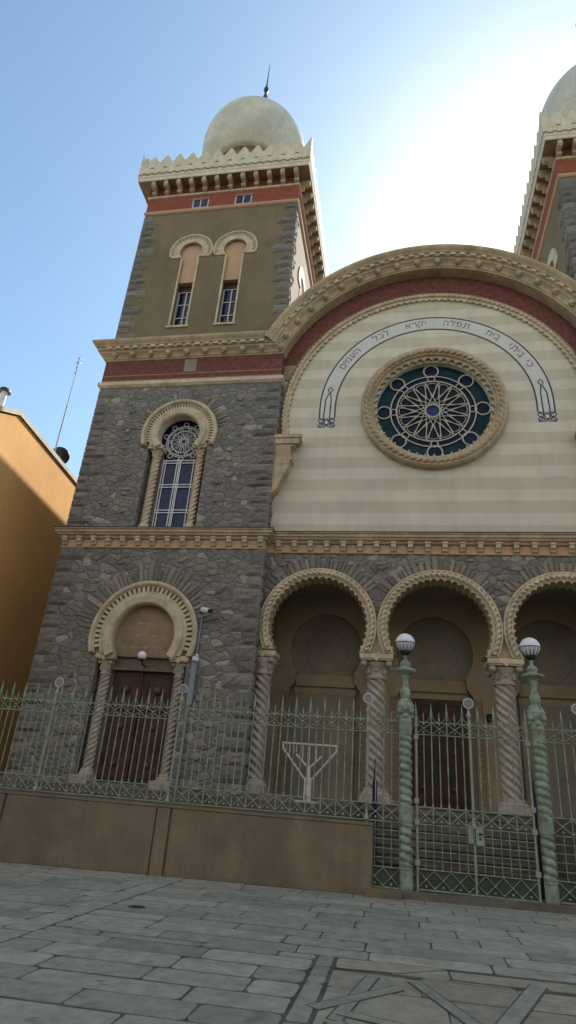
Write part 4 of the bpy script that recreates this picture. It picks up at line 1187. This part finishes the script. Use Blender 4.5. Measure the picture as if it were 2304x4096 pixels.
def railing(x0, x1, label, posts, step=.3, low=False, name='railing', rings=True, bars=True):
    """posts carry round finials; tall and short spear-headed bars between"""
    zb = gz((x0+x1)/2)+.14 if low else -.33
    r = empty(name, (x0, FY, zb), label, 'railing')
    n = max(1, round((x1-x0)/step)); w = (x1-x0)/n
    tall = MB(); tall.tube([(0, 0, -.31), (0, 0, 1.62)], .012, 6); spear(tall, 0, 0, 1.60)
    tall.sphere((0, 0, .0), .022, 5); tall.sphere((0, 0, 1.32), .02, 5); tall.lathe([(.013, .0), (.026, .01), (.013, .07)], 0, 0, 6)
    shrt = MB(); shrt.tube([(0, 0, .0), (0, 0, 1.32)], .0105, 6); spear(shrt, 0, 0, 1.545, .62); shrt.lathe([(.013, .0), (.024, .01), (.012, .06)], 0, 0, 6); shrt.sphere((0, 0, 1.53), .024, 5); shrt.tube([(0, 0, 1.50), (0, 0, 1.58)], .01, 5)
    ft = fs = None
    pset = [p for p in posts]
    for i in range(n+1):
        x = x0+i*w
        if all(abs(x-p) > .06 for p in pset):
            if ft is None: ft = obj('bar', MBshift(tall, (x, FY, 0)), M['green'], r, org=(x, FY, 0))
            else: copy_at(ft, (x, FY, 0), r)
        if i < n:
            x += w/2
            if fs is None: fs = obj('bar', MBshift(shrt, (x, FY, 0)), M['green'], r, org=(x, FY, 0))
            else: copy_at(fs, (x, FY, 0), r)
    for z in (-.30, .0, 1.325, 1.56):
        b = MB(); b.box(x0, x1, FY-.012, FY+.012, z-.009, z+.009); obj('rail', b, M['green'], r)
    b = MB(); lattice(b, x0, x1, 1.335, 1.55, w, curls=True); obj('lattice_band', b, M['green'], r)
    b = MB(); lattice(b, x0, x1, -.275, -.015, w); obj('lattice_band', b, M['greend'], r)
    if low:
        b = MB()
        zz0, zz1 = zb, zb+.33
        lattice(b, x0, x1, zz0+.02, zz1-.02, w/1.0)
        for i in range(2*n+1):
            x = x0+i*w/2; b.tube([(x, FY, zz1), (x, FY, -.3)], .008, 5)
            b.sphere((x, FY-.005, zz1), .018, 5)
        for k in range(1, 5): z = zz1+(-.30-zz1)*k/5; b.tube([(x0, FY+.012, z), (x1, FY+.012, z)], .008, 5)
        b.box(x0, x1, FY-.012, FY+.012, zz1-.009, zz1+.009); b.box(x0, x1, FY-.014, FY+.014, zz0-.012, zz0+.012)
        obj('lower_grille', b, M['green'], r)
        b = MB(); b.box(x0, x1, FY+.015, FY+.02, zz0, zz1-.02); obj('kick_plate', b, plain('dark_green_plate', (.06, .075, .06), .6), r)
    for p in pset:
        z0 = zb if low else -.34
        b = MB(); b.tube([(p, FY, z0), (p, FY, 1.70)], .022, 10)
        b.lathe([(.024, 1.28), (.045, 1.30), (.026, 1.36), (.026, 1.50), (.045, 1.54), (.03, 1.58), (.025, 1.68), (.05, 1.72), (.055, 1.75), (.03, 1.78), (.022, 1.84), (.02, 1.88)], p, FY, 12)
        b.lathe([(.05, -.30), (.05, -.26), (.024, -.22), (.024, -.02), (.045, .0), (.024, .05)], p, FY, 12)
        ps = obj('post', b, M['greend'], r)
        if rings:
            b = MB(); b.tube([(p+.095*cos(2*PI*i/24), FY, 1.975+.095*sin(2*PI*i/24)) for i in range(24)], .016, 6, closed=True); obj('finial_ring', b, M['lead'], ps)
            b = MB(); b.prism(arc(p, 1.975, .085, 0, 2*PI*.97, 20), FY-.008, FY+.008)
            for k in range(6): b.sphere((p+.05*cos(k*PI/3), FY-.008, 1.975+.05*sin(k*PI/3)), .018, 4)
            obj('finial_disc', b, M['duct'], ps)
    return r
railing(-12.14, -.64, 'long green iron railing with spear heads on top of the low stone wall', [-11.4, -7.71, -4.72, -.64])
railing(3.48, 8.88, 'green iron railing on the wall at the right edge of the picture', [7.2])
# the narrow full-height panels on either side of the gate
railing(-.62, .0, 'narrow full-height green iron panel between wall end and first lamp post', [], .31, low=True, name='fence_panel')
railing(2.80, 3.48, 'narrow full-height green iron panel right of the second lamp post', [3.46], .34, low=True, name='fence_panel')
# gate
g = railing(.33, 2.47, 'closed double-leaf green iron gate between the two lamp posts', [1.38], .305, low=True, name='gate')
g['category'] = 'gate'
for x in (.33, 2.47):
    b = MB(); b.tube([(x, FY, gz(x)+.12), (x, FY, 1.5)], .024, 8)
    for z in (1.27, -.27, -.95, .1): b.box(x-.045, x+.045, FY-.04, FY+.04, z-.045, z+.045)
    b.lathe([(.03, 1.45), (.045, 1.48), (.03, 1.6), (.04, 1.62), (.0001, 1.74)], x, FY, 10)
    obj('hinge_post', b, M['greend'], g)
b = MB(); b.box(1.27, 1.36, FY-.05, FY+.03, -.56, -.24); b.box(1.41, 1.55, FY-.045, FY+.03, -.58, -.25)
lk = obj('lock_box', b, M['green'], g)
b = MB(); b.tube([(1.46, FY-.06, -.38), (1.53, FY-.085, -.38)], .012, 6); b.sphere((1.48, FY-.047, -.47), .018, 6); obj('lock_handle', b, M['iron'], lk)
# stone sill under gate and panels
b = MB()
b.prism([(-.50, gz(-.5)-.1), (3.42, gz(3.4)-.1), (3.42, gz(3.4)+.12), (-.50, gz(-.5)+.12)], 13.20, 14.6)
tag(obj('gate_sill', b, M['podium']), kind='structure')
b = MB(); b.prism([(-.62, gz(0)-.1), (.03, gz(0)-.1), (.04, gz(0)+.10), (-.02, gz(0)+.13), (-.56, gz(0)+.13), (-.63, gz(0)+.09)], 12.98, 13.19)
tag(obj('kerb_stone', b, M['plinth'], org=(-.3, 13.08, gz(0))), 'short worn stone kerb block at the end of the low wall', 'kerb stone')

# lamp posts
def lamp_post(x, label, first=None):
    zb = gz(x)+.12
    r = empty('lamp_post', (x, FY, zb), label, 'lamp post', 'twisted green lamp posts flanking the gate')
    b = MB()
    b.lathe([(.118, zb), (.122, zb+.02), (.122, -1.12), (.115, -1.10), (.127, -1.075), (.115, -1.05), (.127, -1.02), (.112, -1.0)], x, FY, 8, smooth=False); obj('base', b, M['green'], r)
    b = MB()
    for za, zc in ((-1.0, -.30), (.0, 1.30)):
        n = int((zc-za)/.135*11)
        b.lathe([(.127, za+(zc-za)*i/n) for i in range(n+1)], x, FY, 48, lobes=1, amp=.34, pitch=.142, hand=1)
    obj('shaft', b, M['green'], r)
    b = MB(); b.lathe([(.115, -.31), (.135, -.29), (.135, -.02), (.115, .0)], x, FY, 8, smooth=False)
    b.lathe([(.115, 1.29), (.125, 1.31), (.12, 1.34), (.125, 1.36), (.125, 1.52), (.14, 1.54), (.14, 1.58), (.12, 1.60), (.13, 1.68), (.165, 1.76), (.185, 1.80), (.17, 1.84)], x, FY, 16)
    for k in range(20):
        t = 2*PI*k/20; b.tube([(x+.124*cos(t), FY+.124*sin(t), 1.38), (x+.124*cos(t), FY+.124*sin(t), 1.50)], .013, 5)
    for k in range(4):
        t = PI/4+k*PI/2; b.sphere((x+.17*cos(t), FY+.17*sin(t), 1.74), .05, 7)
    for k in range(4):
        t = k*PI/2; b.sphere((x+.125*cos(t), FY+.125*sin(t), 1.66), .05, 7)
    obj('collar', b, M['green'], r)
    b = MB(); b.lathe([(.175, 1.84), (.18, 1.865), (.15, 1.89), (.105, 1.97), (.085, 2.02), (.095, 2.03), (.105, 2.07), (.105, 2.18), (.09, 2.2), (.075, 2.22), (.06, 2.3), (.058, 2.40), (.085, 2.44), (.075, 2.46), (.10, 2.50), (.19, 2.545), (.228, 2.575), (.225, 2.60), (.15, 2.63), (.085, 2.66), (.11, 2.69), (.115, 2.73), (.09, 2.77), (.05, 2.80), (.035, 2.83), (.032, 2.93)], x, FY, 24)
    for k in range(8):
        t = 2*PI*k/8; b.tube([(x+.165*cos(t), FY+.165*sin(t), 1.87), (x+.09*cos(t), FY+.09*sin(t), 2.0)], .02, 5)
    obj('stem', b, M['green'], r)
    b = MB(); b.sphere((x, FY, 3.17), .208, 20); gl = obj('globe', b, M['globe'], r)
    b = MB(); b.tube([(x+.213*cos(2*PI*i/32), FY+.213*sin(2*PI*i/32), 3.165) for i in range(32)], .008, 5, closed=True)
    for k in range(14):
        t = 2*PI*k/14
        for q in (-.13, .13):
            b.tube([(x+.213*cos(rad(e))*cos(t+q*(1-abs(e)/60)), FY+.213*cos(rad(e))*sin(t+q*(1-abs(e)/60)), 3.17+.213*sin(rad(e))) for e in (0, -20, -40, -60)], .0045, 4)
    b.lathe([(.03, 2.9), (.06, 2.92), (.11, 2.95), (.125, 3.0), (.115, 3.01)], x, FY, 16)
    obj('globe_cage', b, M['iron'], r)
    return r
lamp_post(.125, 'twisted green lamp post with white globe, on the gate side nearest the stone wall end')
lamp_post(2.68, 'twisted green lamp post with white globe, right of the gate near the picture edge')
# slim dark gate-opener stands behind the gate
for x, lab in ((-.50, 'slim dark navy upright behind the fence panel by the wall end'), (2.60, 'slim dark navy upright behind the right-hand lamp post')):
    b = MB(); b.tube([(x, 13.95, gz(x)+.1), (x, 13.95, .40)], .05, 10); b.tube([(x, 13.95, .40), (x, 13.95, .62)], .03, 8); b.tube([(x, 13.95, .62), (x, 13.95, .84)], .014, 6)
    b.box(x-.07, x+.07, 13.88, 14.02, gz(x)+.1, gz(x)+.16)
    tag(obj('gate_upright', b, M['navy'], org=(x, 13.95, gz(x))), lab, 'upright', 'dark uprights behind the gate')

# ------------------------------------------------------------------ small things on and before the facade
MX, MY = -2.30, 16.95
r = empty('menorah', (MX, MY, -.12), 'large pale metal nine-armed menorah standing before the left porch arch', 'menorah')
b = MB(); b.box(MX-.09, MX+.09, MY-.06, MY+.06, -.12, .46); b.box(MX-.30, MX+.30, MY-.18, MY+.18, -.12, -.08); b.box(MX-.05, MX+.05, MY-.04, MY+.04, .461, .74)
obj('stand', b, M['silver'], r)
b = MB(); T = 1.24
def bar_(p, q, w=.026): b.tube([(p[0], MY, p[1]), (q[0], MY, q[1])], w, 4, smooth=False)
for k in range(-4, 5):
    x = MX+k*.175
    zb = .70 if k == 0 else (.70+abs(k)*.175 if abs(k) <= 2 else .40+abs(k)*.175 -.0)
    bar_((x, zb), (x, T), .014)
for s_ in (-1, 1):
    bar_((MX+s_*.70, 1.12), (MX+s_*.10, .42)); bar_((MX+s_*.35, 1.0), (MX+s_*.03, .70))
    bar_((MX+s_*.70, 1.10), (MX+s_*.70, T))
obj('arms', b, M['silver'], r)
b = MB(); b.box(MX-.73, MX+.73, MY-.03, MY+.03, T, T+.04); obj('top_bar', b, M['silver'], r)

# globe lamp over the side door
r = empty('wall_lamp', (-7.76, TD+.2, 3.30), 'white globe lamp over the brown side door', 'wall lamp')
b = MB(); b.tube([(-7.76, TD+.28, 3.30), (-7.76, TD+.02, 3.32), (-7.76, TD-.08, 3.42)], .025, 8); b.lathe([(.05, 3.40), (.09, 3.44), (.08, 3.47)], -7.76, TD-.09, 12); obj('bracket', b, M['iron'], r)
b = MB(); b.sphere((-7.76, TD-.09, 3.56), .135, 14); obj('globe', b, M['globe'], r)
# security camera, second camera and the conduit
r = empty('security_camera', (-6.05, TD-.08, 4.93), 'white tube security camera on the wall beside the side-door arch', 'security camera')
b = MB(); b.box(-6.12, -6.02, TD-.1, TD-.03, 4.95, 5.1); b.tube([(-6.05, TD-.1, 5.02), (-5.98, TD-.2, 5.02)], .03, 8); obj('camera_mount', b, M['iron'], r)
b = MB(); b.tube([(-6.0, TD-.2, 5.03), (-5.70, TD-.42, 4.93)], .085, 12); b.box(-5.95, -5.83, TD-.26, TD-.14, 4.9, 4.97); obj('camera_body', b, M['camw'], r)
b = MB(); b.tube([(-5.72, TD-.40, 4.937), (-5.64, TD-.46, 4.91)], .075, 12); obj('camera_lens', b, M['iron'], r)
b = MB(); b.tube([(-6.03, TD-.06, 4.9), (-6.04, TD-.06, 3.7)], .025, 8); b.box(-6.14, -5.98, TD-.12, TD-.045, 2.2, 3.45); b.tube([(-6.10, TD-.075, 2.2), (-6.10, TD-.075, -.1)], .045, 8)
tag(obj('cable_conduit', b, M['duct'], org=(-6.08, TD-.06, -.1)), 'grey blue cable conduit running down the stone wall right of the side door', 'conduit')
b = MB(); b.box(-6.12, -5.95, TD-.16, TD-.045, 3.47, 3.60); b.tube([(-6.02, TD-.12, 3.52), (-5.93, TD-.3, 3.46)], .045, 10); b.sphere((-5.99, TD-.16, 3.62), .05, 8)
tag(obj('small_camera', b, M['camw'], org=(-6.03, TD-.06, 3.47)), 'tiny white camera joint on the conduit beside the door capital', 'security camera')
b = MB()
b.tube([(2.79, PB-.06, 2.67), (2.79, PB-.001, 2.67)], .14, 20); b.tube([(2.79, PB-.09, 2.67), (2.79, PB-.06, 2.67)], [.08, .11], 16)
tag(obj('round_speaker', b, M['iron'], org=(2.79, PB-.03, 2.67)), 'small round black speaker on the porch wall right of the main door', 'speaker')

# ------------------------------------------------------------------ yellow building on the left
yb = empty('yellow_building', (-14.3, 18, -1.65), 'ochre yellow rendered building left of the synagogue tower', 'building')
YD = Vector((-.09, 1)).normalized(); YO = Vector((-14.24, 17.4))
def yp(t, out=0): q = YO+YD*t+Vector((YD.y, -YD.x))*out; return q
b = MB(); t0, t1 = -2.6, 16
top = [(t0, 10.85), (.22, 12.33), (t1, 12.33)]
pts = [(t0, -1.75), (t1, -1.75)]+top[::-1]
b.prism(pts, 0, -9, m=lambda u, z, c: (yp(u, c).x, yp(u, c).y, z))
obj('wall', b, M['yellow'], yb)
b = MB()
rf = [(t0-.3, 10.8), (.22, 12.37), (t1, 12.37), (t1, 12.56), (.17, 12.56), (t0-.3, 10.98)]
b.prism(rf, .07, -9.2, m=lambda u, z, c: (yp(u, c).x, yp(u, c).y, z))
rfo = obj('roof', b, M['eave'], yb)
b = MB(); P_ = yp(.25, -.9)
b.tube([(P_.x, P_.y, 12.4), (P_.x, P_.y, 13.45)], .12, 12); obj('chimney_pipe', b, M['camw'], rfo)
b = MB(); b.lathe([(.24, 13.45), (.19, 13.58), (.02, 13.68)], P_.x, P_.y, 14); obj('chimney_cap', b, M['iron'], rfo)
ap = yp(3.95, -.35)
r = empty('antenna_mast', (ap.x, ap.y, 12.5), 'tall thin antenna mast on the yellow building roof', 'antenna')
b = MB(); b.tube([(ap.x, ap.y, 12.5), (ap.x, ap.y, 15.4)], .033, 8); b.tube([(ap.x, ap.y, 15.4), (ap.x, ap.y, 18.0)], .022, 6); obj('mast', b, M['metal'], r)
b = MB(); b.tube([(ap.x-.14, ap.y, 17.75), (ap.x+.12, ap.y, 17.82)], .012, 5)
for z in (17.2, 17.5, 17.8, 18.05): b.lathe([(.02, z), (.045, z+.03), (.035, z+.1), (.012, z+.13)], ap.x-.03, ap.y, 8)
b.tube([(ap.x-.2, ap.y, 17.9), (ap.x+.22, ap.y, 18.0)], .01, 4); b.tube([(ap.x, ap.y, 18.0), (ap.x, ap.y, 18.35)], .01, 4)
obj('aerial', b, M['metal'], r)
dp = yp(4.3, -.25)
r = empty('satellite_dish', (dp.x, dp.y, 12.5), 'round dark satellite dish on the roof edge beside the antenna mast', 'satellite dish')
b = MB(); rows_ = []
dv = Vector((-.5, .75, .35)).normalized(); ux = dv.cross(Vector((0, 0, 1))).normalized(); uz = ux.cross(dv)
ctr = Vector((dp.x, dp.y, 12.98))
for i in range(9):
    rr = max(.001, .41*i/8)
    rows_.append([tuple(ctr+ux*rr*cos(2*PI*j/28)+uz*rr*sin(2*PI*j/28)+dv*(.16*(i/8)**2)) for j in range(28)])
for i in range(8, -1, -1):
    rr = max(.001, .41*i/8)
    rows_.append([tuple(ctr+ux*rr*cos(2*PI*j/28)+uz*rr*sin(2*PI*j/28)+dv*(.16*(i/8)**2-.02)) for j in range(28)])
b.grid(rows_, closed_u=True); obj('dish', b, M['iron'], r)
b = MB(); b.tube([(dp.x, dp.y, 12.5), tuple(ctr)], .03, 6); b.tube([tuple(ctr-uz*.55+dv*.1), tuple(ctr+dv*.6)], .015, 5); obj('dish_arm', b, M['metal'], r)

b = MB(); b.grid([[(x, y, gz(x)+.012) for x in xs] for y in (-17.4, -6, .4)], smooth=False)
tag(obj('road', b, plain('asphalt', (.05, .05, .052), .9, .2, 1.)), kind='structure')  # unseen asphalt, added dark to cut low bounce light
# ------------------------------------------------------------------ houses across the square (behind the viewer, in full sun)
def town_house(x0, x1, y1, h, mat, label):
    d = empty('town_house', ((x0+x1)/2, y1, -1.7), label, 'house', 'houses across the square')
    b = MB(); n = int((x1-x0)/2.6); w = (x1-x0)/n; holes = []
    for fl in range(int((h-1)/3.4)):
        for k in range(n):
            c = x0+(k+.5)*w; z = -1.0+fl*3.4+(.0 if fl else -.6)
            holes.append([(c-.55, z+.7), (c+.55, z+.7), (c+.55, z+2.5), (c-.55, z+2.5)])
    b.prism([(x0, -1.7), (x1, -1.7), (x1, h-1.7), (x0, h-1.7)], y1, y1-.4, holes)
    b.box(x0, x1, y1-9, y1-.41, -1.7, h-1.7)
    obj('wall', b, mat, d)
    b = MB(); b.box(x0+.01, x1-.01, y1+.005, y1+.08, -1.7, 3.6); obj('dark_ground_floor', b, M['iron'], d)  # black slab added over the ground floor to cut low bounce light
    fr = MB()
    for q in holes: fr.box(q[0][0], q[1][0], y1-.40, y1-.3, q[0][1], q[2][1])
    obj('windows', fr, M['glassb'], d)
    b = MB(); b.prism([(y1+.5, h-1.7), (y1-9.5, h-1.7), (y1-4.5, h+.6)], x0-.2, x1+.2, m=lambda u, z, c: (c, u, z)); obj('roof', b, M['rooft'], d)
hx = -46
for i, (wd, h, colr) in enumerate([(16, 13.5, (.30, .20, .12)), (14, 15, (.32, .25, .18)), (18, 14.2, (.30, .19, .12)), (15, 15.5, (.33, .27, .20)), (17, 13, (.30, .20, .12)), (16, 14.5, (.32, .24, .16))]):
    town_house(hx, hx+wd-.05, -17.5, h, plain('house_render', colr, .85, .05, .6), ['ochre', 'cream', 'apricot', 'pale cream', 'sandy', 'beige'][i]+' rendered town house across the square')
    hx += wd

# ------------------------------------------------------------------ camera
f_px, W_, H_ = 1543.6, 1449., 2576.
Rm = [[0.98400170, 0.16189258, 0.07437372], [0.00153901, -0.42516535, 0.90511439], [-0.17815243, 0.89051964, 0.41861258]]
cam = bpy.data.cameras.new('camera'); co = bpy.data.objects.new('camera', cam); C.objects.link(co)
# rows of Rm: camera right, up, forward in world axes
ri, up, fw = [Vector(v) for v in Rm]
up = ri.cross(fw)*1.0
if up.z < 0: up = -up
mat = Matrix(((ri.x, up.x, -fw.x, 0), (ri.y, up.y, -fw.y, 0), (ri.z, up.z, -fw.z, E), (0, 0, 0, 1)))
co.matrix_world = mat
cam.sensor_fit = 'VERTICAL'; cam.sensor_height = 36.; cam.lens = 36*f_px/H_
cam.clip_start = .1; cam.clip_end = 2000
S.camera = co

# ------------------------------------------------------------------ light
sd = Vector((.33, 1., 1.0)).normalized()          # towards the sun: behind the building, hidden by the gable
el = math.asin(sd.z); az = math.atan2(sd.x, sd.y)
sun = bpy.data.lights.new('sun', 'SUN'); sun.energy = 3.7; sun.angle = rad(.53); sun.color = (1., .93, .82)
so = bpy.data.objects.new('sun', sun); C.objects.link(so); so.rotation_euler = (-sd).to_track_quat('-Z', 'Y').to_euler(); so.location = (5, 30, 40)
FILL_CLOUD = (4.5, 4.3, 4.1)          # cloud bank added behind the viewer as soft white fill light
w = bpy.data.worlds.new('World'); S.world = w; w.use_nodes = True
nt = w.node_tree; bg = nt.nodes['Background']
sky = nt.nodes.new('ShaderNodeTexSky'); sky.sky_type = 'NISHITA'; sky.sun_disc = False
sky.sun_elevation = el; sky.sun_rotation = az; sky.air_density = 1.0; sky.dust_density = .85; sky.ozone_density = 1.0; sky.altitude = 200
skyc = mixc(nt, 1., sky.outputs[0], (.955, 1.07, 1.0), 'MULTIPLY')
tc = nt.nodes.new('ShaderNodeTexCoord'); sp_ = nt.nodes.new('ShaderNodeSeparateXYZ'); nt.links.new(tc.outputs['Generated'], sp_.inputs[0])
cn = N(nt, 'ShaderNodeTexNoise', Scale=2.6, Detail=7., Roughness=.58); nt.links.new(tc.outputs['Generated'], cn.inputs['Vector'])
def mr(v, a, b_):
    m_ = nt.nodes.new('ShaderNodeMapRange'); m_.interpolation_type = 'SMOOTHSTEP'; nt.links.new(v, m_.inputs[0]); m_.inputs[1].default_value = a; m_.inputs[2].default_value = b_; return m_.outputs[0]
cov = mth(nt, 'MULTIPLY', mr(cn.outputs['Fac'], .36, .56), mth(nt, 'MULTIPLY', mr(mth(nt, 'MULTIPLY', sp_.outputs[1], -1.), .05, .4), mr(sp_.outputs[2], .02, .25)))  # mask keeps the added cloud out of view
nt.links.new(mixc(nt, cov, skyc, FILL_CLOUD), bg.inputs[0]); bg.inputs[1].default_value = .1
S.view_settings.view_transform = 'Standard'; S.view_settings.look = 'None'; S.view_settings.gamma = 1; S.view_settings.use_curve_mapping = False
S.view_settings.exposure = 1.2
S.render.film_transparent = False
S.cycles.max_bounces = 8
